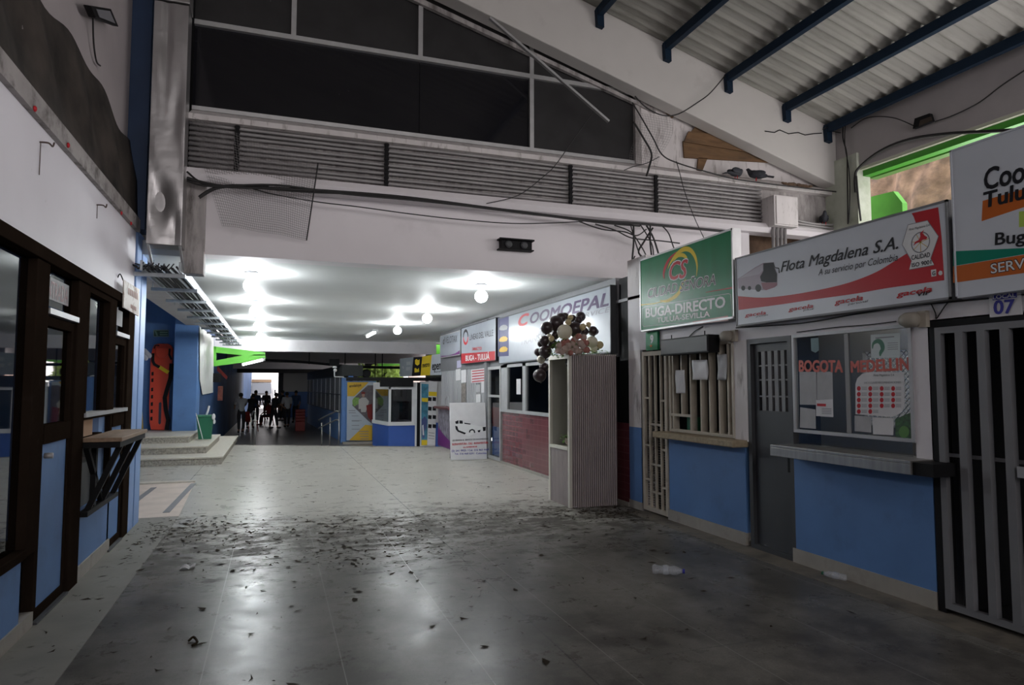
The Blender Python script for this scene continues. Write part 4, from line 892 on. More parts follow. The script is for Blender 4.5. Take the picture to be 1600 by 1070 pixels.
# --- red and white sign
t = signboard('company_sign', 'white sign with ring logo over a red BUGA-TULUA band', 16.45, 13.60, 2.14, 3.06, FX, 'sign_pale', 'ink', fw=0.015)
v = crop(680, 480, 4.117, FX)
decal([[v(168, 298), v(385, 282), v(385, 345), v(168, 362)]], NX, 'red', t, 'red_band', 0.001)
tx(v, 'BUGA - TULUÁ', (196, 345), (350, 334), 34, 'printwhite', t, 0.03)
tx(v, 'LÍNEAS DEL VALLE', (222, 212), (374, 183), 36, 'ink', t, 0.0); tx(v, 'DIRECTO', (238, 278), (300, 273), 18, 'red', t, 0.03)
cen = v(196, 192); ru = v(211, 190)-cen; rv = v(196, 150)-cen
ring = [cen+ru*math.cos(a)+rv*math.sin(a) for a in [2*PI*i/24 for i in range(25)]]
decal(ribbon(ring[:13], [0.07]*13, NX), NX, 'ink', t, 'ring_logo', 0.001); decal(ribbon(ring[12:], [0.07]*13, NX), NX, 'red', t, 'ring_logo', 0.001)
# --- velotax sign
t = signboard('company_sign', 'smaller white VELOTAX sign with purple lower edge at the far end', 18.75, 16.52, 2.39, 3.02, FX, 'sign_pale', 'alu', fw=0.02)
tx(v, 'VELOTAX', (66, 232), (142, 222), 42, 'ink', t, 0.0, 0.1); tx(v, 'd', (50, 238), (62, 236), 46, 'ink', t, 0.02, 0.2)
tx(v, 'TRANSPORTES', (62, 252), (132, 246), 9, 'greyink', t)
decal([[v(40, 312), v(90, 310), v(130, 296), v(158, 276), v(158, 308), v(40, 326)]], NX, 'purple', t, 'purple_swoosh', 0.001)

# ================================================================== RIGHT SHOPS: DOORS AND COUNTERS
# number plaque 9
t = thing('number_plaque', 'small green plaque with a white number 9 under the green sign', 'sign', (4.45, 7.4, 2.05))
MB().box(4.46, 4.49, 7.26, 7.54, 2.05, 2.28).build('plate', 'signgreen', t, bevel=0.003)
text('9', (4.46, 7.43, 2.14), (4.46, 7.35, 2.14), 0.10, NX, 'printwhite', t, bold=0.05)
decal([[Vector((4.46, y, z)) for y, z in ((7.45, 2.115), (7.37, 2.115), (7.41, 2.085))]], NX, 'signorange', t, 'marker', 0.002)
# cream barred gate
t = thing('barred_gate', 'narrow cream steel gate with bars beside the grille counter', 'gate', (4.5, 7.4, 0.0))
b = framebox(MB(), 7.12, 7.70, 0.03, 2.04, 0.055, 4.49, 4.53); b.build('gate_frame', 'cream', t, bevel=0.004)
for y in (7.27, 7.40, 7.53): MB().box(4.495, 4.525, y-0.012, y+0.012, 0.085, 1.985).build('bar', 'cream', t)
for y0, y1, zs in ((7.53, 7.65, (1.45, 0.85, 0.42)), (7.27, 7.53, (1.12, 0.62, 0.28)), (7.17, 7.27, (1.42, 0.82, 0.36))):
    for z in zs: MB().box(4.497, 4.523, y0, y1, z-0.012, z+0.012).build('cross_bar', 'cream', t)
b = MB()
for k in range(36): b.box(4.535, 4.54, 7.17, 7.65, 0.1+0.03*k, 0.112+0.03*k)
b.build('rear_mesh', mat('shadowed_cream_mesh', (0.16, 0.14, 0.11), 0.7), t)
struct(MB().box(4.50, 4.66, 7.70, 7.74, 0, 2.07).build('door_jamb', 'grime')); 
# cream grille window
t = thing('window_grille', 'cream barred grille window over the beige stone counter', 'grille', (4.5, 6.45, 1.06))
framebox(MB(), 5.84, 7.06, 1.06, 2.08, 0.035, 4.485, 4.525).build('grille_frame', 'cream', t, bevel=0.003)
ys = (6.98, 6.80, 6.62, 6.42, 6.26, 6.09, 5.94)
for k, y in enumerate(ys):
    z0 = 1.26 if k in (1, ) else 1.09
    MB().box(4.49, 4.57, y-0.012, y+0.012, z0, 2.05).build('bar', 'cream', t)
MB().box(4.485, 4.53, 6.60, 7.04, 1.245, 1.275).build('cross_bar', 'cream', t)
for k, (a, b_, c_, d_, lab, m) in enumerate(((302, 312, 380, 505, 'crumpled narrow paper tied to the grille bars', 'paper'), (442, 228, 570, 392, 'square notice in a clear sleeve on the grille', 'paper'), (652, 180, 730, 392, 'tall grey notice on the end bars of the grille', 'greypaper'))):
    f = crop(1000, 520, 5.35, 4.475)
    p = [f(a, b_), f(c_, b_-3), f(c_, d_), f(a, d_)]
    nb = MB(); nb.grid(lambda i, j: p[0].lerp(p[1], i).lerp(p[3].lerp(p[2], i), j)+Vector((-0.006-0.006*math.sin(7*i+5*j+k), 0, 0)), 8, 8)
    o = nb.build('paper_notice', m, smooth=True, solid=0.001); tag(o, lab, 'paper', 'papers on the cream grille')
o = MB().box(4.60, 4.66, 6.66, 6.86, 1.08, 1.24).build('green_folder', 'plastic_green'); tag(o, 'green folder standing behind the grille opening', 'folder')
MB().box(4.56, 4.95, 5.70, 7.08, 1.02, 1.07).build('inner_counter', 'stone', None)['kind'] = 'structure'
t = thing('metal_can', 'silver can with a dark band standing behind the last grille bars', 'can', (4.64, 6.04, 1.07))
MB().lathe((4.64, 6.04, 1.07), [(0.045, 0), (0.045, 0.16), (0.04, 0.165)], 18).build('can_body', 'silver', t, smooth=True)
MB().lathe((4.64, 6.04, 1.18), [(0.0465, 0), (0.0465, 0.02)], 18).build('band', 'black', t)
o = MB().box(4.32, 4.52, 5.66, 7.18, 0.985, 1.055).build('stone_counter', 'stone', bevel=0.012); tag(o, 'rough beige stone counter ledge under the cream grille', 'counter')
# dark LED display board
t = thing('led_display', 'switched-off black LED display board above the cream grille', 'display', (4.40, 6.5, 1.96))
MB().box(4.33, 4.47, 6.04, 6.98, 1.96, 2.15).build('casing', 'black', t, bevel=0.004)
MB().box(4.324, 4.33, 6.06, 6.96, 1.975, 2.135).build('screen', mat('dead_led_panel', (0.035, 0.035, 0.037), 0.5, var=0.1), t)
for y in (6.85, 6.2): MB().cyl((4.40, y, 2.15), (4.40, y, 2.20), 0.006, 6).build('hanger', 'black', t)
MB().box(4.40, 4.50, 6.10, 6.92, 2.02, 2.06).build('wall_bracket', 'black', t)
def horn(y, z, lab):
    t = thing('alarm_siren', lab, 'siren', (4.48, y, z), 'sirens on the right wall')
    MB().box(4.46, 4.50, y-0.09, y-0.02, z-0.06, z+0.06).build('bracket', 'cream', t)
    MB().lathe((4.44, y-0.05, z), [(0.03, 0), (0.055, 0.02), (0.058, 0.10), (0.04, 0.14), (0.01, 0.15)], 18, (0, 1, 0)).build('siren_body', mat('ivory_plastic', (0.34, 0.31, 0.26), 0.6), t, smooth=True)
horn(3.70, 2.09, 'ivory alarm siren above the BOGOTA MEDELLIN window'); horn(5.86, 2.12, 'ivory alarm siren between the cream grille and the grey door')
# grey steel door
d = struct(framebox(MB(), 5.02, 5.64, 0.0, 2.07, 0.05, 4.50, 4.58).build('door_3', 'darkgrey'))
struct(MB().box(4.54, 4.58, 5.07, 5.59, 0.02, 1.25).build('door_leaf', 'darkgrey', d))
b = MB(); b.box(4.54, 4.575, 5.07, 5.59, 1.94, 2.03).box(4.54, 4.575, 5.07, 5.59, 1.25, 1.36).box(4.54, 4.575, 5.07, 5.12, 1.36, 1.94).box(4.54, 4.575, 5.52, 5.59, 1.36, 1.94)
struct(b.build('door_top_frame', 'darkgrey', d))
for k in range(4): struct(MB().box(4.54, 4.57, 5.155+0.09*k, 5.205+0.09*k, 1.36, 1.94).build('door_bar', 'grey', d))
for k, z in enumerate((1.80, 1.66, 1.50)):
    struct(MB().box(4.545, 4.565, 5.12, 5.52, z-0.008, z+0.008).build('door_cross_bar', 'grey', d))
struct(MB().box(4.62, 4.63, 5.07, 5.59, 1.3, 2.0).build('door_back', 'black', d))
struct(MB().box(4.525, 4.54, 5.09, 5.13, 0.80, 0.95).build('door_handle', 'black', d))
# service window BOGOTA MEDELLIN
wn = struct(framebox(MB(), 3.76, 5.00, 1.18, 2.07, 0.028, 4.488, 4.53).build('window_4', 'silver'))
struct(MB().box(4.505, 4.511, 3.79, 4.97, 1.21, 2.04).build('window_pane', 'glass', wn))
struct(MB().box(4.50, 4.52, 4.36, 4.40, 1.21, 2.04).build('window_mullion', mat('grey_profile', (0.25, 0.25, 0.25), 0.5), wn))
struct(MB().box(4.51, 4.515, 3.80, 4.96, 1.07, 1.18).build('window_pane', 'glass', wn))
B = crop(1220, 490, 4.28, 4.504)
dest = thing('window_lettering', 'orange-red BOGOTA MEDELLIN letters stuck on the service window', 'lettering', (4.504, 4.4, 1.7))
tx(B, 'BOGOTA', (122, 385), (418, 390), 72, 'signorange', dest, 0.045); tx(B, 'MEDELLIN', (470, 392), (866, 374), 74, 'signorange', dest, 0.045)
dest.children[0].data.materials[0] = dest.children[1].data.materials[0] = mat('vinyl_red', (0.50, 0.05, 0.02), 0.4)
def sheet(f, pts, m, name, lab, cat='paper', grp=None, X=None):
    o = MB().prism([f(*p) for p in pts], (-0.001, 0, 0)).build(name, m); tag(o, lab, cat, grp); return o
GP = 'papers on the service window'
sheet(B, [(125, 388), (237, 388), (240, 610), (128, 608)], 'greypaper', 'paper_notice', 'grey printed notice at the window edge under BOGOTA', grp=GP)
sheet(B, [(242, 388), (345, 388), (350, 572), (242, 574)], 'greypaper', 'paper_notice', 'long grey printed list under the letters GOTA', grp=GP)
t = thing('paper_notice', 'white notice with a red heading hanging below the grey list', 'paper', B(295, 690), GP)
MB().prism([B(236, 576), (B(348, 572)), B(352, 692), B(236, 684)], (-0.001, 0, 0)).build('sheet', 'paper', t)
decal([[B(243, 600), B(303, 602), B(303, 620), B(243, 618)]], NX, 'red', t, 'heading', 0.002)
decal([[B(275, 632+k*11), B(340, 634+k*11), B(340, 638+k*11), B(275, 636+k*11)] for k in range(4)], NX, 'greyink', t, 'print_lines', 0.002)
sheet(B, [(130, 625), (232, 640), (235, 770), (128, 762)], 'greypaper', 'photo_print', 'faded group photo at the lower corner of the service window', 'photo')
sheet(B, [(494, 680), (605, 690), (605, 795), (495, 785)], 'greypaper', 'paper_notice', 'pale grey sheet below the icon poster', grp=GP)
sheet(B, [(612, 692), (755, 700), (752, 812), (618, 806)], 'paper', 'plastic_sleeve', 'shiny clear sleeve holding a sheet next to the green leaflet', 'sleeve')
t = thing('leaflet', 'green leaflet at the bottom corner of the service window', 'leaflet', B(820, 830))
MB().prism([B(765, 705), B(872, 660), B(872, 835), B(768, 820)], (-0.001, 0, 0)).build('sheet', mat('leafy_print', (0.03, 0.10, 0.03), 0.5, var=0.6, vscale=40), t)
decal([ell(B(825, 790), B(860, 790)-B(825, 790), B(825, 750)-B(825, 790), 1, 1)], NX, mat('lime_leaf_print', (0.08, 0.22, 0.04), 0.5), t, 'printed_leaf', 0.002)
t = thing('icon_poster', 'white poster with rows of red round icons on the service window', 'poster', B(660, 690))
pts = [B(500, 470), B(512, 432), B(545, 402), B(600, 390), B(825, 392), B(828, 620), B(812, 655), B(775, 680), B(740, 690), B(500, 672)]
MB().prism(pts, (-0.001, 0, 0)).build('sheet', 'paper', t)
ic, ln = [], []
for r in range(5):
    for c_ in range(4):
        if r == 4 and c_ > 1: continue
        x, y = 523+76.5*c_, 500+38.5*r
        ic.append([B(x+13*math.cos(a), y+16*math.sin(a)) for a in [2*PI*i/14 for i in range(14)]])
        for q in range(3): ln.append([B(x+18, y-10+8*q), B(x+54, y-10+8*q), B(x+54, y-7+8*q), B(x+18, y-7+8*q)])
decal(ic, NX, 'red', t, 'round_icons', 0.002); decal(ln, NX, 'greyink', t, 'print_lines', 0.002)
tx(B, 'Flota Magdalena S.A', (622, 418), (760, 416), 14, 'ink', t, 0.0, 0.2); tx(B, 'LAS 5 CLAVES RECOMENDACIONES', (560, 468), (805, 466), 14, 'greyink', t)
t = thing('head_poster', 'light sheet with a green head silhouette at the top of the service window', 'poster', B(700, 300))
MB().prism([B(602, 142), B(797, 127), B(797, 292), B(604, 297)], (-0.001, 0, 0)).build('sheet', mat('pale_green_paper', (0.55, 0.62, 0.62), 0.6), t)
decal(ribbon(catmull([B(*p) for p in ((614, 235), (620, 200), (650, 182), (675, 200), (682, 235), (668, 262), (666, 285))], 3), [0.006, 0.012, 0.016, 0.022, 0.028, 0.032, 0.035, 0.038, 0.04, 0.04, 0.04, 0.04, 0.035, 0.032, 0.03, 0.028, 0.022, 0.015, 0.006], NX), NX, 'plastic_green', t, 'head_silhouette', 0.002)
decal([[B(634, 160), B(760, 150), B(760, 157), B(634, 167)]]+[[B(715, 195+14*k), B(785, 192+14*k), B(785, 196+14*k), B(715, 199+14*k)] for k in range(4)], NX, 'greyink', t, 'print_lines', 0.002)
# QR sticker is left out; its round teal holder remains
o = MB().prism([B(*p) for p in ((200, 165), (252, 160), (256, 245), (232, 262), (204, 248))], (-0.001, 0, 0)).build('window_sticker', mat('teal_sticker', (0.08, 0.16, 0.18), 0.5)); tag(o, 'small shield-shaped teal sticker high on the service window', 'sticker')
# diamond mesh over the office's outer window
b = MB()
for k in range(-14, 12):
    y0 = 4.50+0.05*k
    for q in (0, 1):
        a0, a1 = (y0, y0+0.71) if q == 0 else (y0+0.71, y0)
        pts_ = []
        for u in [n_/20 for n_ in range(21)]:
            y_, z_ = a0+(a1-a0)*u, 1.22+0.71*u
            if 4.50 <= y_ <= 5.06: pts_.append((y_, z_))
        if len(pts_) > 1: b.cyl((5.43, *pts_[0]), (5.43, *pts_[-1]), 0.005, 4)
o = b.build('window_mesh', 'alu'); tag(o, 'diamond wire mesh over the bright opening behind the service window', 'mesh')

t = thing('office_fill_lamp', 'added tube lamp brightening the office behind the service window', 'lamp', (5.0, 4.5, 2.76))  # unseen lamp added to brighten the dark office interior
MB().box(4.94, 5.06, 4.0, 5.1, 2.70, 2.76).build('housing', 'printsilver', t)
MB().cyl((5.0, 4.05, 2.67), (5.0, 5.05, 2.67), 0.02, 10).build('tube', mat('fill_tube', (0.9, 0.9, 0.9), 0.4, emit=(1.0, 0.96, 0.9), estr=11.0), t)
# metal counter
t = thing('metal_counter', 'brushed steel counter shelf under the service window', 'counter', (4.4, 4.2, 0.98))
MB().box(4.27, 4.62, 3.62, 5.06, 1.045, 1.07).build('counter_top', 'steel', t, bevel=0.004)
MB().box(4.27, 4.29, 3.62, 5.06, 0.97, 1.045).build('front_lip', 'steel', t, bevel=0.003)
MB().box(4.29, 4.50, 3.62, 3.64, 0.98, 1.045).build('end_plate', 'steel', t)
MB().box(4.29, 4.50, 5.04, 5.06, 0.98, 1.045).build('end_plate', 'steel', t)
MB().box(4.29, 4.52, 3.46, 3.62, 0.97, 1.06).build('end_block', 'black', t)
# grey barred gate LOCAL 07
t = thing('barred_gate', 'wide grey steel gate with flat vertical bars under the LOCAL 07 plate', 'gate', (4.5, 2.8, 0.0))
framebox(MB(), 2.06, 3.57, 0.04, 2.02, 0.045, 4.49, 4.53).build('gate_frame', 'grey', t)
for k in range(8): MB().box(4.48, 4.525, 3.355-0.155*k, 3.41-0.155*k, 0.085, 1.975).build('bar', 'grey', t)
MB().box(4.53, 4.545, 2.10, 3.53, 1.10, 1.125).build('cross_bar', 'grey', t)
MB().box(4.465, 4.48, 2.93, 3.02, 1.02, 1.09).build('lock_plate', 'silver', t)
struct(framebox(MB(), 2.0, 3.63, -0.06, 2.08, 0.06, 4.50, 4.62).build('door_4', 'black'))
t = thing('number_plate', 'white plate reading LOCAL 07 above the grey barred gate', 'sign', (4.48, 3.06, 2.06))
MB().box(4.485, 4.495, 2.955, 3.165, 2.055, 2.21).build('plate', 'paper', t, bevel=0.004)
l = crop(1400, 440, 6.69, 4.485)
decal([[l(1005, 122), l(1262, 102), l(1265, 165), l(1010, 195)]], NX, 'blueink', t, 'plate_band', 0.001)
tx(l, 'LOCAL', (1015, 185), (1255, 158), 42, 'printwhite', t, 0.02); tx(l, '07', (1022, 338), (1245, 325), 140, 'blueink', t, 0.03)
t = thing('wall_clock', 'round pale wall clock glimpsed between the grey gate bars', 'clock', (5.55, 3.83, 1.77))
c = onx(1559, 570, 5.96)
MB().lathe(c, [(0.09, 0), (0.09, 0.02), (0.08, 0.03)], 24, (-1, 0, 0)).build('clock_case', 'greypaper', t); t.location = c
MB().bar(c+Vector((-0.035, 0, 0)), c+Vector((-0.035, 0, 0.05)), 0.01, 0.004, (1, 0, 0)).build('clock_hand', 'ink', t)
for o in t.children: o.data.transform(Matrix.Translation(Vector((5.55, 3.83, 1.77))-c))
# wires on the right wall band
for pix, r, lab in (([(1150, 512), (1250, 505), (1340, 490), (1420, 478), (1480, 472), (1545, 466), (1600, 460)], 0.006, 'thin black cable sagging below the white and red coach sign'),
                    ([(1070, 545), (1074, 530), (1085, 518), (1098, 510)], 0.005, 'short wire between the LED board and the green sign'),
                    ([(1455, 475), (1462, 490), (1463, 498), (1475, 480), (1483, 470)], 0.004, 'V-shaped wire hanging beside the LOCAL 07 plate'),
                    ([(1245, 519), (1300, 512), (1360, 507), (1400, 502)], 0.004, 'thin wire lying along the top of the service window')):
    o = MB().tube([onx(x, y, 4.49) for x, y in pix], r, 6, 4).build('cable', 'cable'); tag(o, lab, 'cable', 'cables on the right wall')

# ================================================================== CEILING LAMPS
def globe(x, y, label):
    t = thing('ceiling_bulb', label, 'lamp', (x, y, 3.13), 'globe bulbs under the low ceiling')
    MB().lathe((x, y, 3.10), [(0.085, 0.03), (0.095, 0.015), (0.05, 0.0)], 24).build('ceiling_rose', 'greyink', t, smooth=True)
    MB().lathe((x, y, 3.03), [(0.032, 0.0), (0.034, 0.05), (0.045, 0.075)], 20).build('socket', 'printsilver', t, smooth=True)
    MB().ball((x, y, 2.945), 0.095, (1, 1, 0.97), 24, 16).build('globe', 'bulb', t, smooth=True)
for k, y in enumerate((9.62, 12.85, 16.1, 19.4, 22.8)):
    globe(-0.33-0.025*k, y, ('lit globe bulb nearest the camera in the row by the cable ladder', 'second lit globe in the row by the cable ladder', 'third lit globe in the row by the cable ladder', 'fourth lit globe in the row by the cable ladder', 'farthest lit globe in the row by the cable ladder')[k])
for k, y in enumerate((9.65, 13.2, 16.3)):
    globe(2.9-0.06*k, y, ('lit globe bulb nearest the camera in the row by the shop signs', 'second lit globe in the row by the shop signs', 'farthest lit globe in the row by the shop signs')[k])
t = thing('tube_light', 'lit fluorescent tube fitting on the far part of the low ceiling', 'lamp', (2.55, 19.3, 3.13))
MB().box(2.47, 2.63, 18.5, 20.2, 3.09, 3.13).build('housing', 'printsilver', t)
MB().cyl((2.55, 18.55, 3.06), (2.55, 20.15, 3.06), 0.035, 12).build('tube', 'tube', t, smooth=True)

# ================================================================== FAR SHOP FRONT (red tile)
def fx(px, X=RX): return onx(px, 600, X).y
wn = MB()
ya, yb, yc, yd = 13.40, fx(796), fx(818), fx(824)
for a, b_ in ((13.42, 13.02), (fx(818.5), fx(823.5)), (8.52, 8.60), (10.0, 10.12)): wn.box(4.47, 4.55, min(a, b_), max(a, b_), 1.09, 2.04)
wn.box(4.46, 4.55, 8.52, 13.42, 1.07, 1.13).box(4.47, 4.55, 8.52, 13.42, 1.98, 2.04)
wn = struct(wn.build('window_5', 'silver'))
struct(MB().box(4.50, 4.506, 8.6, 13.02, 1.13, 1.98).build('window_pane', 'glass_shop', wn))
o = MB().box(4.485, 4.488, fx(814.5), fx(808), 1.44, 1.74).build('paper_notice', 'paper'); tag(o, 'bright white slip taped inside the dark window over the red tiles', 'paper')
d = struct(framebox(MB(), 13.46, 14.36, 0.03, 2.02, 0.06, 4.47, 4.53).box(4.475, 4.525, 13.5, 14.32, 1.36, 1.41).build('door_5', 'alu'))
struct(MB().box(4.497, 4.503, 13.52, 14.30, 0.09, 1.96).build('door_pane', 'glass', d))
o = MB().box(4.56, 4.58, 13.5, 14.3, 0.10, 0.72).build('blue_reflection_sheet', 'deepblue', None); tag(o, 'added blue panel low behind the glass door, imitating a reflection', 'panel')  # two coloured panels added in place of a reflection in the door glass
o = MB().box(4.56, 4.58, 13.5, 14.3, 0.72, 1.14).build('red_reflection_sheet', 'red_plastic', None); tag(o, 'added dark red panel above the blue one, imitating a door glass reflection', 'panel')
struct(MB().box(4.44, 4.56, 14.36, 14.52, 0, 3.1).build('pillar_shop', 'grey'))
VX = 4.52
def vposter(pts, m, lab, name='paper_notice', cat='paper'):
    o = MB().prism([onx(680+x/4.117, 480+y/4.117, VX) for x, y in pts], (-0.003, 0, 0)).build(name, m); tag(o, lab, cat, 'papers on the ribbed shutter'); return o
vposter([(133, 400), (163, 395), (163, 468), (133, 472)], 'paper', 'white sheet on the ribbed shutter, farthest from the glass door')
vposter([(140, 345), (168, 340), (168, 385), (140, 392)], mat('violet_sheet', (0.45, 0.43, 0.58), 0.6), 'pale violet sheet just below the BUGA-TULUA sign')
vposter([(167, 405), (200, 400), (200, 482), (168, 486)], 'paper', 'white sheet hanging in front of the ribbed shutter beside the violet one')
t = thing('paper_notice', 'notice with red printing on the ribbed shutter', 'paper', (VX, 15.2, 1.5), 'papers on the ribbed shutter')
vp = lambda x, y: onx(680+x/4.117, 480+y/4.117, VX-0.004)
MB().prism([vp(232, 402), vp(322, 390), vp(322, 482), vp(232, 488)], (-0.003, 0, 0)).build('sheet', 'paper', t)
decal([[vp(238, 408+17*k), vp(316, 400+17*k), vp(316, 406+17*k), vp(238, 415+17*k)] for k in range(5)], NX, 'red', t, 'print_lines', 0.005)
vposter([(296, 484), (321, 482), (321, 548), (296, 550)], 'paper', 'narrow white sheet below the red-printed notice')
vposter([(262, 498), (290, 497), (290, 545), (262, 547)], 'greypaper', 'grey sheet left of the narrow white one on the shutter')
vposter([(263, 560), (292, 558), (292, 610), (263, 612)], 'paper', 'lowest white sheet on the shutter, just above the standing board')
vposter([(332, 388), (350, 386), (350, 543), (332, 545)], 'paper', 'tall narrow strip poster beside the glass door')
vposter([(168, 490), (196, 488), (196, 610), (168, 612)], mat('mixed_print', (0.25, 0.22, 0.20), 0.6, var=0.6, vscale=14), 'tall mottled photo poster on the ribbed shutter', 'poster', 'poster')
# purple counter with photo panel
t = thing('ticket_counter', 'small counter with dark red top and purple photo panel below the VELOTAX sign', 'counter', (4.35, 17.3, 0))
MB().box(4.10, 4.52, 16.5, 18.1, 1.0, 1.06).build('counter_top', mat('oxblood_top', (0.10, 0.03, 0.035), 0.4), t, bevel=0.005)
MB().box(4.20, 4.52, 16.6, 18.0, 0.0, 1.0).build('body', mat('city_photo_print', (0.22, 0.20, 0.24), 0.5, var=0.7, vscale=9), t)
decal([[Vector((4.20, 18.0, 0.02)), Vector((4.20, 16.6, 0.02)), Vector((4.20, 16.6, 0.20)), Vector((4.20, 17.3, 0.33)), Vector((4.20, 18.0, 0.5))], ], NX, 'purple', t, 'purple_print', 0.003)
decal([[Vector((4.18, 16.6, 0.02)), Vector((4.5, 16.6, 0.02)), Vector((4.5, 16.6, 0.2)), Vector((4.2, 16.6, 0.24))]], NY, 'purple', t, 'purple_print', 0.003)
MB().tube([(4.3, 17.6, 1.06), (4.28, 17.5, 1.25), (4.3, 17.3, 1.32), (4.3, 17.25, 1.06)], 0.012).build('wire_stand', 'silver', t)
# standing board with the car
t = thing('standing_board', 'white standing board with a black off-road car picture on the floor', 'sign board', (4.0, 14.25, 0.0))
A = lambda x, y: ony(680+x/4.117, 480+y/4.117, 14.22)
zt, zb = 1.235, 0.012
X0, X1 = 3.60, 4.41
MB().prism([(X0, 14.20, zb), (X1, 14.20, zb), (X1, 14.34, zt), (X0, 14.34, zt)], (0, 0.03, 0)).build('panel', 'paper', t, bevel=0.004)
b = MB()
for x in (X0+0.1, X1-0.1): b.bar((x, 14.36, 1.1), (x, 14.62, 0.012), 0.03, 0.03)
b.build('rear_stay', 'grey', t)
AN = Vector((0, -(zt-zb), 0.14)).normalized()
def AB(x, y):
    q = ray(680+x/4.117, 480+y/4.117); p0 = Vector((X0, 14.20, zb)); k = (p0-_C).dot(AN)/q.dot(AN); return _C+q*k
car = [(128, 735), (150, 725), (178, 728), (188, 745), (230, 752), (300, 768), (325, 770), (322, 795), (300, 800), (250, 812), (215, 830), (185, 818), (150, 800), (135, 780)]
decal([[AB(*p) for p in car]], AN, 'printwhite', t, 'printed_car_body', 0.002)
decal([[AB(*p) for p in q] for q in ([(128, 735), (150, 726), (150, 748), (132, 750)], [(155, 727), (176, 729), (178, 748), (156, 748)], [(186, 742), (228, 748), (226, 754), (188, 750)], [(128, 762), (142, 765), (150, 790), (198, 808), (190, 818), (145, 800), (132, 785)], [(305, 770), (325, 769), (323, 794), (308, 797)], [(272, 792), (292, 788), (288, 802), (276, 804)])], AN, 'ink', t, 'printed_car_darks', 0.003)
decal(ribbon([AB(220, 805), AB(224, 792), AB(238, 786), AB(250, 792), AB(254, 808)], [0.03]*5, AN), AN, 'ink', t, 'printed_wheel_arch', 0.003)
tx(AB, 'LES BRINDA EL SERVICIO DE ENCOMIENDAS', (110, 862), (342, 850), 10, 'ink', t, 0.02, n=AN)
tx(AB, 'BUENAVENTURA - CALI - BUENAVENTURA', (110, 888), (342, 876), 13, 'red', t, 0.035, n=AN)
tx(AB, 'LLAMENOS', (180, 905), (270, 900), 9, 'red', t, 0.04, n=AN)
tx(AB, '(2) 241 9925 / Cel. 316 463 4469', (106, 930), (346, 920), 12, 'blueink', t, 0.02, n=AN)
tx(AB, 'Tel. 316 468 0291  Colombia', (124, 948), (330, 943), 11, 'blueink', t, 0.02, n=AN)

# ================================================================== DISPLAY KIOSK WITH BALLOONS
KX0, KX1, KY0, KY1, KH = 3.70, 4.40, 8.22, 8.93, 2.03
t = thing('display_kiosk', 'tall ribbed grey display kiosk with a white-framed niche beside the red tiles', 'kiosk', (4.05, 8.55, 0))
b = MB(); rp = []
n = 22
for k in range(n):
    x = KX0+0.02+(KX1-KX0-0.02)*k/n; dx = (KX1-KX0-0.02)/n
    rp += [(x, KY0), (x+dx*0.62, KY0), (x+dx*0.70, KY0+0.028), (x+dx*0.92, KY0+0.028)]
rp += [(KX1, KY0), (KX1, KY0+0.05), (KX0+0.02, KY0+0.05)]
b.prism([(x, y, 0.0) for x, y in rp], (0, 0, KH)); b.build('ribbed_side', 'panel_grey', t)
b = MB(); rp = []
for k in range(16):
    y = KY0+0.05+(KY1-KY0-0.10)*k/16; dy = (KY1-KY0-0.10)/16
    rp += [(KX0, y), (KX0, y+dy*0.62), (KX0+0.028, y+dy*0.70), (KX0+0.028, y+dy*0.92)]
rp += [(KX0, KY1-0.05), (KX0+0.05, KY1-0.05), (KX0+0.05, KY0+0.05)]
b.prism([(x, y, 0.0) for x, y in rp], (0, 0, 0.76)); b.build('ribbed_front', 'panel_grey', t)
b = MB(); b.box(KX0-0.01, KX0+0.03, KY0-0.005, KY0+0.05, 0, KH).box(KX0-0.01, KX0+0.03, KY1-0.05, KY1, 0, KH).box(KX0-0.01, KX0+0.03, KY0+0.05, KY1-0.05, 1.97, KH).box(KX0-0.015, KX0+0.04, KY0+0.05, KY1-0.05, 0.745, 0.785)
b.build('niche_frame', 'panel_white', t)
b = MB(); b.box(KX0+0.45, KX0+0.47, KY0+0.03, KY1-0.02, 0.76, KH-0.02).box(KX0+0.03, KX0+0.47, KY1-0.03, KY1-0.005, 0.0, KH-0.02).box(KX0+0.03, KX0+0.45, KY0+0.03, KY0+0.05, 0.76, KH-0.02).box(KX0+0.03, KX0+0.46, KY0+0.03, KY1-0.03, 0.74, 0.765)
b.build('niche', 'niche', t)
MB().box(KX0, KX1, KY0+0.005, KY1, KH-0.02, KH).build('top', 'panel_white', t)
MB().box(KX1-0.02, KX1, KY0+0.03, KY1, 0, KH-0.02).build('back_panel', 'panel_grey', t)
sp = thing('spotlight', 'tiny black spotlight clipped inside the top of the kiosk niche', 'light', (3.80, 8.5, 1.93))
MB().cyl((3.80, 8.52, 1.93), (3.79, 8.44, 1.885), 0.03, 12, 0.036).build('head', 'black', sp); MB().box(3.785, 3.815, 8.50, 8.53, 1.93, 2.01).build('clip', 'black', sp)
q8 = lambda x, y, Y=8.45: ony(820+x/7.644, 470+y/7.644, Y)
def rad(p, r): return r/7.644*((p-_C).dot(_fw))/FPX
t = thing('balloon_garland', 'garland of dark brown and cream balloons over the kiosk top', 'balloons', (3.9, 8.5, 2.03))
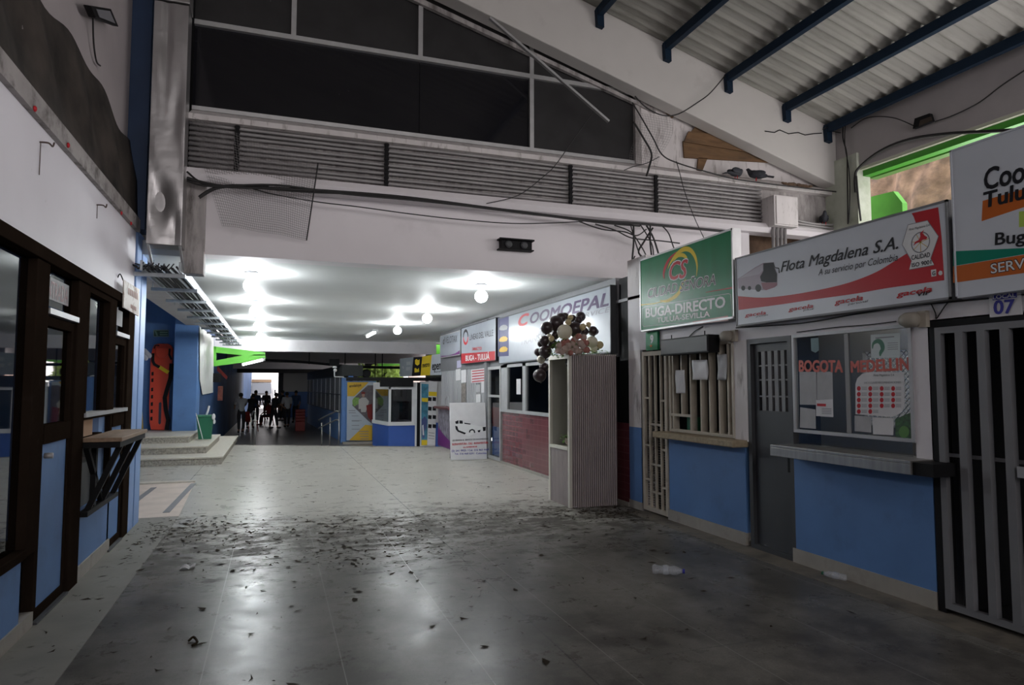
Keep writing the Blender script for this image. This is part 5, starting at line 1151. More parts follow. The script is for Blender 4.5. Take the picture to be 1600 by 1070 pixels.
for x, y, r, c, Y in ((262, 322, 76, 'b', 8.40), (370, 270, 96, 'b', 8.48), (432, 205, 62, 'b', 8.62), (478, 188, 50, 'b', 8.70), (570, 207, 44, 'b', 8.62), (665, 190, 62, 'b', 8.66), (640, 232, 48, 'b', 8.52),
                      (595, 338, 92, 'b', 8.40), (812, 360, 60, 'b', 8.50), (848, 368, 36, 'b', 8.50), (475, 370, 92, 'c', 8.30), (518, 255, 38, 'g', 8.34), (690, 310, 42, 'g', 8.30), (760, 285, 34, 'g', 8.40), (318, 450, 35, 'g', 8.30),
                      (545, 200, 36, 'g', 8.60), (235, 475, 62, 'b', 8.42), (190, 512, 42, 'b', 8.56), (330, 510, 58, 'b', 8.50), (365, 408, 52, 'b', 8.46), (245, 605, 80, 'b', 8.46), (155, 612, 46, 'b', 8.60), (195, 700, 50, 'c', 8.66),
                      (178, 890, 80, 'b', 8.70), (228, 790, 58, 'b', 8.74), (800, 492, 72, 'c', 8.40), (822, 570, 50, 'c', 8.42), (895, 525, 46, 'g', 8.42), (710, 365, 52, 'b', 8.48), (290, 420, 30, 'c', 8.44)):
    p = q8(x, y, Y); rr = rad(p, r); d = Vector((0.2*math.sin(x), -0.1, -1 if y > 300 else -0.6)).normalized()
    b = MB().lathe(p, [(0.012*rr/0.08, -1.16*rr), (0.10*rr, -1.05*rr), (0.45*rr, -0.90*rr), (0.78*rr, -0.62*rr), (0.97*rr, -0.22*rr), (1.0*rr, 0.05*rr), (0.92*rr, 0.42*rr), (0.72*rr, 0.70*rr), (0.40*rr, 0.91*rr), (0.05*rr, 0.985*rr)], 22, -d)
    o = b.build('balloon', {'b': 'balloon_brown', 'c': 'balloon_cream', 'g': 'balloon_gold'}[c], t, smooth=True)
    if c != 'b': o['label'] = 'cream balloon' if c == 'c' else 'small beige balloon'
def rose(p, r, m, parent):
    b = MB(); ax = Vector((-0.35+0.3*math.sin(p.x*90), -0.85, 0.35+0.25*math.sin(p.z*70))).normalized(); e1 = ax.orthogonal().normalized(); e2 = ax.cross(e1)
    for ringn, (rr, dz, nP, pr) in enumerate(((0.62, -0.15, 6, 0.50), (0.42, 0.12, 5, 0.42), (0.20, 0.30, 3, 0.32))):
        for k in range(nP):
            a = 2*PI*k/nP+ringn*0.6+p.x*9; d = e1*math.cos(a)+e2*math.sin(a)
            rot = ((d+ax*0.9).normalized()).to_track_quat('Z', 'Y').to_matrix().to_4x4()
            b.ball(p+d*r*rr+ax*r*dz, r*pr, (1.0, 1.0, 0.55), 10, 6, rot)
    b.ball(p+ax*r*0.35, r*0.26, (1, 1, 1), 8, 6)
    return b.build('rose', m, parent, smooth=True)
def leaves(pts, parent, s=0.05, n=60):
    b = MB()
    for k in range(n):
        c_ = random.choice(pts)+Vector((random.uniform(-.05, .05), random.uniform(-.06, .06), random.uniform(-.03, .03)))
        a = random.uniform(0, 2*PI); e = random.uniform(-0.3, 0.6); d = Vector((math.cos(a)*math.cos(e), math.sin(a)*math.cos(e), math.sin(e))); sd = d.cross(UZ).normalized()*s*0.32
        L_ = s*random.uniform(0.8, 1.6)
        b.face([c_, c_+d*L_*0.45+sd, c_+d*L_+Vector((0, 0, -0.01)), c_+d*L_*0.45-sd])
    return b.build('foliage', 'leaf', parent)
t = thing('flower_arrangement', 'pink and white rose arrangement on top of the kiosk under the balloons', 'flowers', (3.95, 8.35, 2.03))
for x, y, r, c in ((640, 415, 38, 'k'), (700, 425, 40, 'p'), (460, 490, 38, 'k'), (560, 510, 50, 'p'), (665, 495, 42, 'p'), (730, 495, 40, 'k'), (610, 550, 48, 'p'), (740, 575, 45, 'k'), (510, 590, 48, 'p'), (405, 530, 40, 'p'), (400, 592, 38, 'p'), (505, 480, 36, 'k'), (610, 455, 38, 'p'), (470, 565, 40, 'p'), (660, 590, 40, 'p'), (560, 585, 36, 'p'), (700, 470, 36, 'k'), (520, 535, 38, 'p'), (440, 530, 38, 'k'), (580, 470, 34, 'k'), (620, 600, 36, 'p'), (690, 540, 38, 'p'), (450, 610, 34, 'p'), (545, 620, 32, 'k')):
    p = q8(x, y, 8.20+0.03*math.sin(x)); rose(p, rad(p, r)*1.08, 'rose_pink' if c == 'k' else 'rose_pale', t)
leaves([q8(x, y, 8.24) for x, y in ((350, 600), (370, 640), (420, 630), (480, 640), (560, 630), (620, 625), (680, 620), (730, 640), (340, 570), (590, 600), (430, 470), (690, 560), (540, 560))]+[Vector((3.85+0.05*k, 8.32, 2.06)) for k in range(9)]+[q8(x, y, 8.27) for x in range(360, 760, 40) for y in (520, 580, 630)], t, 0.055, 420)
t = thing('flower_arrangement', 'small bunch of pale flowers lying in the kiosk niche', 'flowers', (3.85, 8.5, 0.785))
for k, (y, z, x) in enumerate(((8.50, 0.86, 3.80), (8.42, 0.84, 3.82), (8.36, 0.88, 3.84), (8.44, 0.92, 3.86), (8.56, 0.83, 3.84))): rose(Vector((x, y, z)), 0.045, 'rose_pale', t)
leaves([Vector((3.82, 8.36+0.04*k, 0.82+0.04*(k % 3))) for k in range(8)], t, 0.06, 90)

# ================================================================== RECESS: STRETCHER, BIN, SIGNS
s8 = lambda x, y, Y=19.25: ony(220+x/4.865, 500+y/4.865, Y)
t = thing('spine_board', 'orange rescue spine board leaning upright in the blue recess on the steps', 'stretcher', (-2.73, 19.3, 0.48))
def S(x, y):
    p = s8(x, y); k = (p.z-0.5)/2.1; return Vector((p.x, 19.10+0.30*k, max(p.z, 0.49)))
out = [(85, 832), (72, 780), (66, 640), (68, 300), (80, 215), (95, 185), (125, 176), (200, 176), (225, 190), (240, 215), (235, 330), (222, 400), (215, 640), (208, 760), (200, 815), (185, 838)]
out = [p for p in out]
MB().prism([S(*p) for p in out], (0, 0.05, 0)).build('board', 'orange', t, bevel=0.012)
for k, y in enumerate((395, 445, 515, 570, 625, 680, 735)): MB().prism([S(79, y), S(95, y-3), S(95, y+26), S(79, y+26)], (0, -0.006, 0)).build('grip_slot', 'black', t)
MB().prism([S(*p) for p in ((140, 630), (150, 622), (160, 630), (160, 780), (150, 792), (140, 782))], (0, -0.006, 0)).build('centre_slot', mat('dark_slot', (0.03, 0.03, 0.05), 0.7), t)
MB().prism([S(*p) for p in ((110, 208), (208, 208), (205, 262), (185, 285), (130, 285), (112, 262))], (0, -0.05, 0)).build('head_block', 'orange', t, bevel=0.01)
def strap(pts, w, m, nm):
    b = MB(); P_ = [S(*p)+Vector((0, -0.02, 0)) for p in pts]
    for q in ribbon(P_, [w]*len(P_), NY): b.prism(q, (0, -0.012, 0))
    b.build(nm, m, t)
strap([(88, 250), (88, 310), (100, 335), (140, 358)], 0.07, 'black', 'strap'); strap([(138, 355), (170, 375), (208, 398)], 0.09, 'yellow', 'strap_tape')
strap([(215, 215), (212, 260), (230, 300)], 0.05, 'black', 'strap'); strap([(232, 330), (225, 440), (200, 530), (185, 590), (195, 680), (215, 760), (205, 830)], 0.10, 'black', 'strap'); strap([(95, 215), (105, 190), (135, 192)], 0.03, 'black', 'strap')
b = MB()
for k in range(7): b.ball(s8(30+9*k % 45, 235+9*k, 19.2), 0.055, (1, 0.7, 1.2), 10, 6)
o = b.build('cloth_bundle', 'cl_white', smooth=True); tag(o, 'crumpled white cloth hanging beside the orange spine board', 'cloth')
t = thing('exit_sign', 'small dark green emergency sign high on the blue recess wall', 'sign', s8(155, 125, 19.47))
MB().prism([s8(97, 75, 19.47), s8(212, 75, 19.47), s8(212, 127, 19.47), s8(97, 127, 19.47)], (0, 0.02, 0)).build('plate', mat('dull_green_plate', (0.02, 0.06, 0.04), 0.5), t)
decal([[s8(145, 88+18*k, 19.47), s8(204, 88+18*k, 19.47), s8(204, 98+18*k, 19.47), s8(145, 98+18*k, 19.47)] for k in range(2)]+[[s8(104, 82, 19.47), s8(118, 82, 19.47), s8(132, 120, 19.47), s8(118, 120, 19.47)]], NY, mat('pale_green_print', (0.20, 0.32, 0.22), 0.5), t, 'sign_print', 0.003)
decal(ribbon([s8(99, 77, 19.47), s8(210, 77, 19.47), s8(210, 125, 19.47), s8(99, 125, 19.47), s8(99, 77, 19.47)], [0.02]*5, NY), NY, mat('pale_border', (0.3, 0.38, 0.32), 0.5), t, 'border_line', 0.002)
o = MB().prism([s8(-10, 835, 18.4), s8(14, 835, 18.4), s8(6, 700, 18.4), s8(-8, 700, 18.4)], (0, 0.1, 0)).build('floor_warning_sign', mat('dull_yellow_plastic', (0.30, 0.22, 0.03), 0.5)); tag(o, 'dull yellow floor warning sign on the top step, mostly behind the blue pillar', 'sign')
# white poster on the side wall
def PW(x, y): return onx(220+x/4.865, 500+y/4.865, -1.835)
o = MB().prism([PW(447, 50), PW(553, 130), PW(548, 550), PW(468, 567), PW(447, 450)], (0.01, 0, 0)).build('blank_banner', mat('pale_tarpaulin', (0.62, 0.62, 0.60), 0.6, var=0.06)); tag(o, 'big blank whitish banner on the blue side wall past the pillar', 'banner')
# green bin
t = thing('waste_bin', 'dark green waste bin with lid standing at the end of the steps', 'bin', (-1.57, 18.05, 0.32))
MB().prism([(-1.71, 17.92, 0.322), (-1.43, 17.92, 0.322), (-1.43, 18.2, 0.322), (-1.71, 18.2, 0.322)], (0, 0, 0.01)).build('base', 'plastic_green', t)
b = MB(); v0 = [(-1.70, 17.93), (-1.44, 17.93), (-1.44, 18.19), (-1.70, 18.19)]; v1 = [(-1.75, 17.88), (-1.40, 17.88), (-1.40, 18.24), (-1.75, 18.24)]
for i in range(4):
    j = (i+1) % 4; b.face([(*v0[i], 0.33), (*v0[j], 0.33), (*v1[j], 0.84), (*v1[i], 0.84)])
b.build('bucket', 'plastic_green', t, solid=0.01)
MB().box(-1.77, -1.385, 17.86, 18.26, 0.84, 0.90).build('lid', 'plastic_green', t, bevel=0.02)
o = MB().cyl((-1.765, 17.82, 0.95), (-1.60, 17.80, 0.335), 0.010, 8).build('broom_handle', 'paper'); tag(o, 'white stick leaning against the green bin', 'stick')
b = MB().tube([(-1.55, 18.0, 0.905), (-1.52, 18.0, 1.0), (-1.50, 18.02, 1.12)], 0.025, 8, 4).build('paper_roll', 'paper'); tag(b, 'crumpled white paper roll sticking up on the bin lid', 'paper')
b = MB().ball((-1.38, 17.85, 0.86), 0.045, (1, 0.6, 1.8), 10, 6).ball((-1.36, 17.85, 0.74), 0.03, (1, 0.6, 2), 10, 6).build('plastic_bag', 'paper', smooth=True); tag(b, 'white plastic bag hanging on the rim of the green bin', 'bag')

# ================================================================== LOWER HALL: BOOTH, BANNERS, RAILS
LF = -0.35
k3 = lambda x, y, Y=21.0: ony(580+x/6.686, 560+y/6.686, Y)
k5 = lambda x, y, Y=21.0: ony(540+x/8.889, 510+y/8.889, Y)
t = thing('ticket_booth', 'white and royal blue ticket booth with angled glazed front in the lower hall', 'booth', (3.9, 21.6, LF))
xa, xb, xc = 3.34, 4.16, 5.05
pl = ony(582, 690, 22.8)
b = MB(); b.prism([(xa, 21.0, LF), (xb, 21.0, LF), (xb, 22.8, LF), (pl.x, 22.8, LF)], (0, 0, 0.38-LF)); b.build('blue_base', mat('royal_blue_paint', (0.03, 0.10, 0.40), 0.5, var=0.05), t)
b = MB(); b.prism([(xa-0.03, 20.96, 0.38), (xb, 20.96, 0.38), (xb, 22.8, 0.38), (pl.x-0.03, 22.8, 0.38)], (0, 0, 0.11)); b.build('white_ledge', 'printwhite', t)
b = MB()
b.box(xa, xb, 21.0, 21.06, 1.50, 1.72).box(xb-0.10, xb, 21.0, 21.06, 0.49, 1.5).box(xa, xa+0.07, 21.0, 21.06, 0.49, 1.5)
b.prism([(xa, 21.0, 1.5), (pl.x, 22.8, 1.5), (pl.x+0.06, 22.8, 1.5), (xa+0.06, 21.0, 1.5)], (0, 0, 0.22))
b.prism([(pl.x, 22.8, 0.49), (pl.x+0.06, 22.8, 0.49), (pl.x+0.10, 22.65, 0.49), (pl.x+0.05, 22.65, 0.49)], (0, 0, 1.1))
b.box(xb, xb+0.06, 21.0, 21.06, LF, 1.72)
b.build('white_frame', 'printwhite', t)
MB().box(xa+0.07, xb-0.10, 21.02, 21.03, 0.49, 1.5).build('front_pane', 'glass_shop', t)
MB().prism([(xa+0.02, 21.0, 0.49), (pl.x+0.05, 22.65, 0.49), (pl.x+0.06, 22.66, 0.49), (xa+0.03, 21.01, 0.49)], (0, 0, 1.01)).build('side_pane', 'glass_shop', t)
MB().box(xa+0.1, xb, 22.4, 22.5, 0.4, 1.6).build('interior_back', mat('dim_booth', (0.05, 0.055, 0.06), 0.6), t)
b = MB().box(3.55, 3.95, 22.0, 22.3, 0.75, 1.15).box(3.45, 3.75, 21.6, 21.9, 0.49, 0.78); b.build('equipment', mat('teal_grey', (0.04, 0.13, 0.15), 0.6), t)
MB().box(k5(485, 0).x, k5(940, 0).x, 20.9, 21.0, k3(0, 295).z, k3(0, 222).z).build('display_box', 'black', t)
MB().box(ony(657, 600, 21).x, xc+0.3, 21.0, 21.08, LF, 1.75).build('white_wall', 'printwhite', t)
MB().box(ony(648, 600, 21).x, ony(657, 600, 21).x, 21.03, 21.08, LF, 1.72).build('dark_doorway', 'black', t)
MB().box(ony(681, 660, 20.95).x, xc+0.3, 20.97, 21.0, LF, k3(0, 682).z).build('blue_base_panel', mat('royal_blue_panel', (0.03, 0.10, 0.40), 0.5), t)
MB().box(2.05, 5.1, 20.9, 21.1, 1.76, 1.87).build('roof_beam', 'black', t)
for (pp, m1, nm, lab, extra) in (
    ([(525, 262), (600, 268), (585, 905), (525, 905)], mat('teal_banner_print', (0.05, 0.22, 0.32), 0.5, var=0.5, vscale=6), 'roll_banner', 'teal and yellow hanging banner beside the dark booth doorway', ([(528, 410), (594, 414), (592, 455), (528, 450)], [(525, 850), (585, 850), (584, 905), (525, 905)])),
    ([(600, 232), (692, 242), (668, 905), (585, 905)], 'paper', 'roll_banner', 'white hanging banner with yellow band and black squares', ([(600, 345), (686, 350), (684, 395), (600, 390)],))):
    t = thing(nm, lab, 'banner', k3(pp[2][0], 905, 20.85))
    MB().prism([k3(*p, 20.85) for p in pp], (0, 0.015, 0)).build('sheet', m1, t)
    decal([[k3(*p, 20.85) for p in q] for q in extra], NY, 'yellow', t, 'yellow_band', 0.004)
    if m1 == 'paper':
        decal([[k3(x, y, 20.85), k3(x+w_, y+4, 20.85), k3(x+w_-3, y+44, 20.85), k3(x-2, y+40, 20.85)] for y in (402, 502, 590, 685) for x, w_ in ((596, 36), (642, 36))], NY, 'ink', t, 'black_squares', 0.004)
        decal([[k3(598, y, 20.85), k3(660, y+8, 20.85), k3(660, y+14, 20.85), k3(598, y+6, 20.85)] for y in (770, 800, 830)], NY, 'greyink', t, 'print_lines', 0.004)
    else:
        decal([[k3(*p, 20.85) for p in ((527, 640), (560, 600), (583, 640), (580, 720), (555, 760), (560, 820), (540, 840), (527, 760))]], NY, mat('photo_blue_print', (0.06, 0.08, 0.22), 0.5), t, 'photo_print', 0.003)
        decal([[k3(*p, 20.85) for p in ((532, 700), (545, 690), (552, 800), (538, 800))]], NY, 'printwhite', t, 'photo_print', 0.005)
# roof signs of the booths
def slant(x, y):
    k = (x-750)/595.0; Y = 23.4-3.3*k
    return ony(540+x/8.889, 510+y/8.889, Y)
SN = (slant(1345, 700)-slant(750, 700)).cross(UZ).normalized()
def panel(pp, m, nm, lab):
    t = thing('roof_sign', lab, 'sign', slant(*pp[3]), 'roof signs over the booth')
    MB().prism([slant(*p) for p in pp], -SN*0.05).build('panel', m, t); return t
t = panel([(755, 448), (940, 425), (915, 690), (750, 695)], mat('grey_sign_face', (0.26, 0.29, 0.31), 0.4), 'roof_sign', 'grey roof sign panel at the far end above the booth')
decal([[slant(x, y), slant(x+60, y-3), slant(x+58, y+42), slant(x, y+46)] for x, y in ((845, 490), (840, 565))]+[[slant(*p) for p in ((780, 560), (800, 545), (815, 575), (800, 595))]], SN, mat('pale_print', (0.38, 0.40, 0.40), 0.4), t, 'sign_print', 0.004)
t = panel([(945, 428), (1062, 418), (1035, 682), (920, 690)], 'ink', 'roof_sign', 'black roof sign panel with a yellow figure mark above the booth')
decal([[slant(*p) for p in q] for q in ([(965, 470), (985, 450), (1010, 470), (1030, 455), (1028, 520), (1000, 545), (968, 520)], [(958, 580), (978, 575), (998, 600), (1018, 572), (1024, 630), (960, 640)])], SN, 'yellow', t, 'sign_print', 0.004)
t = panel([(1065, 417), (1195, 395), (1168, 676), (1040, 684)], 'yellow', 'roof_sign', 'yellow roof sign panel reading metro above the booth')
tsl = lambda s, a, b_, h, m, t, bold=0.02: text(s, slant(*a), slant(*b_), h, SN, m, t, 'lettering', bold, 0, 0.006)
tsl('metro', (1068, 570), (1168, 555), 0.16, 'ink', t)
t = panel([(1198, 393), (1345, 375), (1342, 672), (1172, 678)], 'signwhite', 'roof_sign', 'white roof sign panel reading epen above the booth')
tsl('epen', (1202, 605), (1326, 590), 0.26, 'ink', t, 0.03); tsl('express', (1245, 638), (1320, 632), 0.04, 'ink', t)
# amber and grey advertising board in front of the blue wall
p2 = lambda x, y, Y=23.5: ony(470+x/7.643, 560+y/7.643, Y)
struct(MB().prism([p2(535, 270, 23.6), p2(900, 270, 23.6), p2(880, 985, 23.6), p2(535, 985, 23.6)], (0, 0.1, 0)).build('wall_lower_blue', 'blue'))
struct(MB().box(2.2, 3.3, 23.35, 23.75, LF, LF+0.06).build('trim_18', 'baseboard'))
struct(MB().prism([p2(495, 230, 23.7), p2(560, 230, 23.7), p2(555, 1010, 23.7), p2(480, 1010, 23.7)], (0, 0.3, 0)).build('pillar_lower_2', 'blue'))
t = thing('advert_board', 'amber and pale advert board with a uniformed worker photo against the blue wall', 'advert', p2(700, 975))
BD = [(556, 282), (870, 282), (852, 978), (548, 978)]
MB().prism([p2(*p) for p in BD], (0, 0.03, 0)).build('panel', mat('pale_blue_print', (0.42, 0.47, 0.52), 0.5), t)
dd = lambda polys, m, nm, l: decal([[p2(*p) for p in q] for q in polys], NY, m, t, nm, l)
dd([[(556, 282), (812, 282), (640, 450), (556, 450)], [(575, 978), (770, 790), (852, 800), (852, 978)]], 'yellowdull', 'amber_areas', 0.004)
dd([[(870, 320), (868, 790), (800, 740), (615, 560), (625, 480), (700, 410), (800, 320)]], mat('photo_backdrop', (0.13, 0.11, 0.12), 0.5, var=0.5, vscale=5), 'photo_print', 0.005)
dd([[(615, 500), (640, 462), (700, 468), (690, 540), (640, 572), (618, 545)]], 'leaf', 'photo_print', 0.007)
dd([[(690, 490), (730, 465), (775, 465), (815, 510), (800, 560), (775, 640), (720, 640), (715, 600), (690, 605)]], mat('uniform_print', (0.42, 0.40, 0.38), 0.5), 'printed_worker', 0.009)
dd([[(728, 420), (745, 408), (762, 420), (762, 450), (745, 465), (730, 450)]], mat('face_print', (0.35, 0.20, 0.15), 0.5), 'printed_worker', 0.011)
dd([[(720, 405), (745, 395), (770, 405), (768, 422), (724, 424)], [(780, 560), (850, 540), (855, 760), (800, 700)]], 'red_plastic', 'printed_cap', 0.012)
tx(p2, 'envíaloya', (580, 345), (722, 330), 34, 'ink', t, 0.02, 0.2, 0.006, NY)
dd([[(572+0, y), (572+w_, y), (572+w_, y+7), (572, y+7)] for y, w_ in ((618, 80), (645, 84))]+[[(608, y), (608+w_, y), (608+w_, y+6), (608, y+6)] for y, w_ in ((683, 80), (738, 120), (745, 90), (795, 90), (840, 100))]+[[(690+k*8, 866+30*k), (810, 866+30*k), (810, 874+30*k), (690+k*8, 874+30*k)] for k in range(4)], 'greyink', 'print_lines', 0.006)
o = MB().prism([p2(565, 208), p2(628, 208), p2(628, 262), p2(565, 262)], (0, 0.12, 0)).build('plaque', mat('bright_blue_plaque', (0.03, 0.14, 0.42), 0.4)); tag(o, 'small bright blue plaque above the amber advert board', 'sign')
# barred window band along the lower hall
t = thing('window_bars', 'long band of dark window bars above the blue dado of the lower hall', 'bars', (2.2, 24, 0.65))
A0, A1 = Vector((2.235, 24.0, 0)), Vector((1.685, 38.0, 0))
for k in range(44):
    p = A0.lerp(A1, (k/43)**1.25)
    MB().box(p.x-0.012, p.x+0.012, p.y-0.02, p.y+0.02, 0.65, 1.95).build('bar', 'silver' if k % 5 == 0 else 'darkgrey', t)
for z in (0.66, 1.3, 1.93): MB().bar(A0+UZ*z, A1+UZ*z, 0.03, 0.03).build('rail', 'darkgrey', t)
# stainless handrails on the steps down
def rail(pts, lab, posts):
    t = thing('handrail', lab, 'railing', (posts[0][0], posts[0][1], LF), 'handrails at the floor edge')
    for z in (0.0, -0.26): MB().tube([Vector(p)+UZ*z for p in pts], 0.022, 8, 4).build('rail', 'steel', t, smooth=True)
    for x, y, z in posts:
        MB().cyl((x, y, LF), (x, y, z), 0.022, 10).build('post', 'steel', t, smooth=True)
        MB().cyl((x, y, LF), (x, y, LF+0.02), 0.05, 12).build('foot', 'steel', t)
r0, r1, r2 = ony(530, 645, 21.0), ony(516, 652, 21.8), ony(503, 660, 22.6)
rail([ony(528, 643, 20.95), ony(524, 643, 21.0), ony(498, 656, 22.7)], 'steel handrail sloping down in front of the barred windows', [(r0.x, r0.y, r0.z), (r1.x, r1.y, r1.z), (r2.x, r2.y, r2.z)])
r0, r1 = ony(399, 645, 21.0), ony(392.5, 652, 21.6)
rail([ony(399, 643.5, 20.95), ony(396, 643, 21.3), ony(392.5, 650, 21.7)], 'steel handrail standing alone in the middle of the floor edge', [(r0.x, r0.y, r0.z), (r1.x, r1.y, r1.z)])
# lime green bracket with tube light
t = thing('wall_bracket', 'lime green triangular steel bracket sticking out above the blank banner', 'bracket', (-1.75, 21.2, 2.1))
tr = lambda x, y, Y=21.2: ony(220+x/4.865, 500+y/4.865, Y)
b = MB()
for q in ([(555, 200), (945, 245), (945, 268), (800, 270), (555, 245)], [(555, 350), (555, 310), (800, 262), (945, 262), (950, 290), (800, 320)], [(553, 200), (570, 200), (570, 350), (553, 350)]): b.prism([tr(*p) for p in q], (0, 0.25, 0))
b.build('frame', 'lime', t)
MB().cyl(tr(775, 338, 21.1), tr(925, 302, 21.1), 0.035, 10).build('tube', 'tube', t, smooth=True)
MB().cyl(tr(768, 340, 21.14), tr(945, 297, 21.14), 0.05, 8).build('tube_fitting', 'printsilver', t)
o = MB().box(-2.0, -1.62, 23.0, 23.4, 1.72, 2.0).build('hanging_box_sign', 'black', None); tag(o, 'black box sign projecting from the blue wall of the lower hall', 'sign')
o = MB().prism([(-1.855, 24.9, 2.25), (-1.84, 24.9, 2.28), (-1.52, 24.9, 1.92), (-1.55, 24.9, 1.82), (-1.855, 24.9, 2.12)], (0.0, 0.03, 0)).build('fallen_banner', 'red_plastic'); tag(o, 'dark red strip banner hanging askew near the lime bracket', 'banner')
o = MB().box(-1.95, -1.7, 25.5, 25.55, 1.1, 1.6).build('wall_poster', mat('red_yellow_print', (0.25, 0.06, 0.04), 0.5, var=0.6, vscale=8)); tag(o, 'dark red poster on the blue wall below the black box sign', 'poster')
# pipes, fans and cameras up high
o = MB().tube([ony(408, 562, 27), ony(480, 566, 27), ony(560, 573, 27), ony(690, 575, 24.5)], 0.05, 8, 4).build('service_pipe', 'black', smooth=True); tag(o, 'black service pipe hung across the lower hall', 'pipe')
for k, px in enumerate((483, 539, 586, 597)):
    q = ony(px, 569 if k < 2 else 592, 26.9); p = Vector((q.x, 26.9, 3.145))
    o = MB().cyl(p, (p.x, 26.9, q.z), 0.02, 6).build('drop_rod', 'black'); tag(o, 'thin dark rod hanging from the beam, %s from the lit globes' % ('first', 'second', 'third', 'fourth')[k], 'rod', 'rods hung across the lower hall')
t = thing('security_camera', 'white dome camera on a bent arm above the barred windows', 'camera', p2(410, 215, 23.4))
MB().ball(p2(410, 140, 23.4), 0.06, u=14, v=10).build('dome', 'printwhite', t, smooth=True)
MB().lathe(p2(405, 112, 23.4), [(0.07, 0), (0.07, 0.04), (0.05, 0.06)], 14).build('cap', 'printwhite', t)
MB().tube([p2(402, 150, 23.4), p2(402, 210, 23.4), p2(420, 218, 23.4), p2(500, 220, 23.45), p2(520, 232, 23.72)], 0.018, 6, 2).build('arm', 'printwhite', t)
o = MB().prism([p2(350, 5, 24.5), p2(460, 5, 24.5), p2(460, 85, 24.5), p2(350, 85, 24.5)], (0, 0.25, 0)).build('speaker_box', 'black'); tag(o, 'black box hung below the beam above the white dome camera', 'speaker')
t = thing('round_fan', 'dark round fan on top of the lower shop roof', 'fan', p2(780, 215, 24.2))
MB().lathe(p2(780, 180, 24.2), [(0.15, 0), (0.16, 0.03), (0.12, 0.08)], 20, (0, -1, 0)).build('fan_head', 'black', t)
MB().cyl(p2(720, 190, 24.25), p2(720, 60, 24.25), 0.02, 6).build('stand', 'printsilver', t)
t = thing('outdoor_shrub', 'sunlit green shrub seen through the gap beside the grey roof sign', 'shrub', (7.6, 33, 1.0))
lv = MB()
for k in range(260):
    c_ = ony(560+7*random.random()*9.5, 572+22*random.random(), 33+random.random()); a = random.uniform(0, 6.3); d = Vector((math.cos(a), 0.3, math.sin(a))); s_ = Vector((-math.sin(a), 0.2, math.cos(a)))
    lv.face([c_, c_+d*0.12+s_*0.06, c_+d*0.26, c_+d*0.12-s_*0.06])
lv.build('foliage', mat('sunlit_leaves', (0.25, 0.38, 0.06), 0.6, var=0.5, vscale=4), t)
MB().cyl((7.6, 33.5, -0.3), (7.6, 33.5, 2.4), 0.06, 8).build('trunk', 'wood', t)
struct(MB().box(6.6, 9.5, 35, 35.2, -0.4, 3.6).build('wall_outside_lower', mat('sunlit_plaster', (0.55, 0.42, 0.38), 0.8)))
struct(MB().prism([ony(588, 562, 31), ony(626, 556, 31), ony(626, 570, 31), ony(592, 573, 31)], (0, 0.1, 0)).build('beam_outside_lower', 'lime'))

# ------------------------------------------------------------------ vehicles outside
t = thing('passenger_van', 'white high-roof van parked outside the far exit', 'van', (-1.05, 60, LF))
vx, vy, vw = -1.05, 60.0, 1.95
b = MB(); b.prism([(vx-vw/2, vy, 0.05), (vx+vw/2, vy, 0.05), (vx+vw/2, vy-0.05, 0.95), (vx+vw/2-0.06, vy+0.6, 1.95), (vx+vw/2-0.2, vy+0.9, 2.25), (vx-vw/2+0.2, vy+0.9, 2.25), (vx-vw/2+0.06, vy+0.6, 1.95), (vx-vw/2, vy-0.05, 0.95)], (0, 4.6, 0)); b.build('body', 'van', t, bevel=0.04)
MB().prism([(vx-0.82, vy-0.06, 1.0), (vx+0.82, vy-0.06, 1.0), (vx+0.76, vy+0.52, 1.85), (vx-0.76, vy+0.52, 1.85)], (0, -0.02, 0.0)).build('windscreen', mat('windscreen_glass', (0.10, 0.115, 0.14), 0.15), t)
MB().box(vx-0.78, vx+0.78, vy+0.5, vy+0.7, 1.93, 2.16).build('roof_sign', mat('tan_sign', (0.30, 0.2, 0.12), 0.6), t)
MB().box(vx-0.96, vx+0.96, vy-0.16, vy, 0.0, 0.30).build('bumper', 'greyink', t, bevel=0.03)
MB().box(vx-0.5, vx+0.5, vy-0.09, vy, 0.45, 0.65).build('grille', 'ink', t)
for s in (-1, 1):
    MB().box(vx+s*0.72-0.16, vx+s*0.72+0.16, vy-0.09, vy, 0.5, 0.72).build('headlight', 'printwhite', t)
    MB().cyl((vx+s*0.95-0.1, vy+0.8, 0.0), (vx+s*0.95+0.1, vy+0.8, 0.0), 0.36, 18).build('wheel', 'tyre', t, smooth=True)
    MB().cyl((vx+s*0.95-0.105, vy+0.8, 0.0), (vx+s*0.95+0.105, vy+0.8, 0.0), 0.2, 14).build('hub_cap', 'silver', t.children[-1])
    MB().obox((vx+s*1.08, vy+0.1, 1.15), (0.12, 0.08, 0.28)).build('mirror', 'ink', t)
t = thing('parked_coach', 'dark coach with white roof parked outside beside the van', 'coach', (1.3, 52, LF))
MB().box(0.45, 2.6, 51.0, 58, 0.0, 2.3).build('body', mat('dark_coach_paint', (0.06, 0.06, 0.07), 0.3), t, bevel=0.05); MB().box(0.42, 2.62, 50.98, 58, 2.0, 2.4).build('roof', 'van', t, bevel=0.05)
MB().box(0.55, 2.5, 50.96, 51.0, 1.0, 1.9).build('windscreen', 'ink', t)
for s in (0.75, 2.3): MB().cyl((s-0.12, 51.8, 0.02), (s+0.12, 51.8, 0.02), 0.38, 16).build('wheel', 'tyre', t)

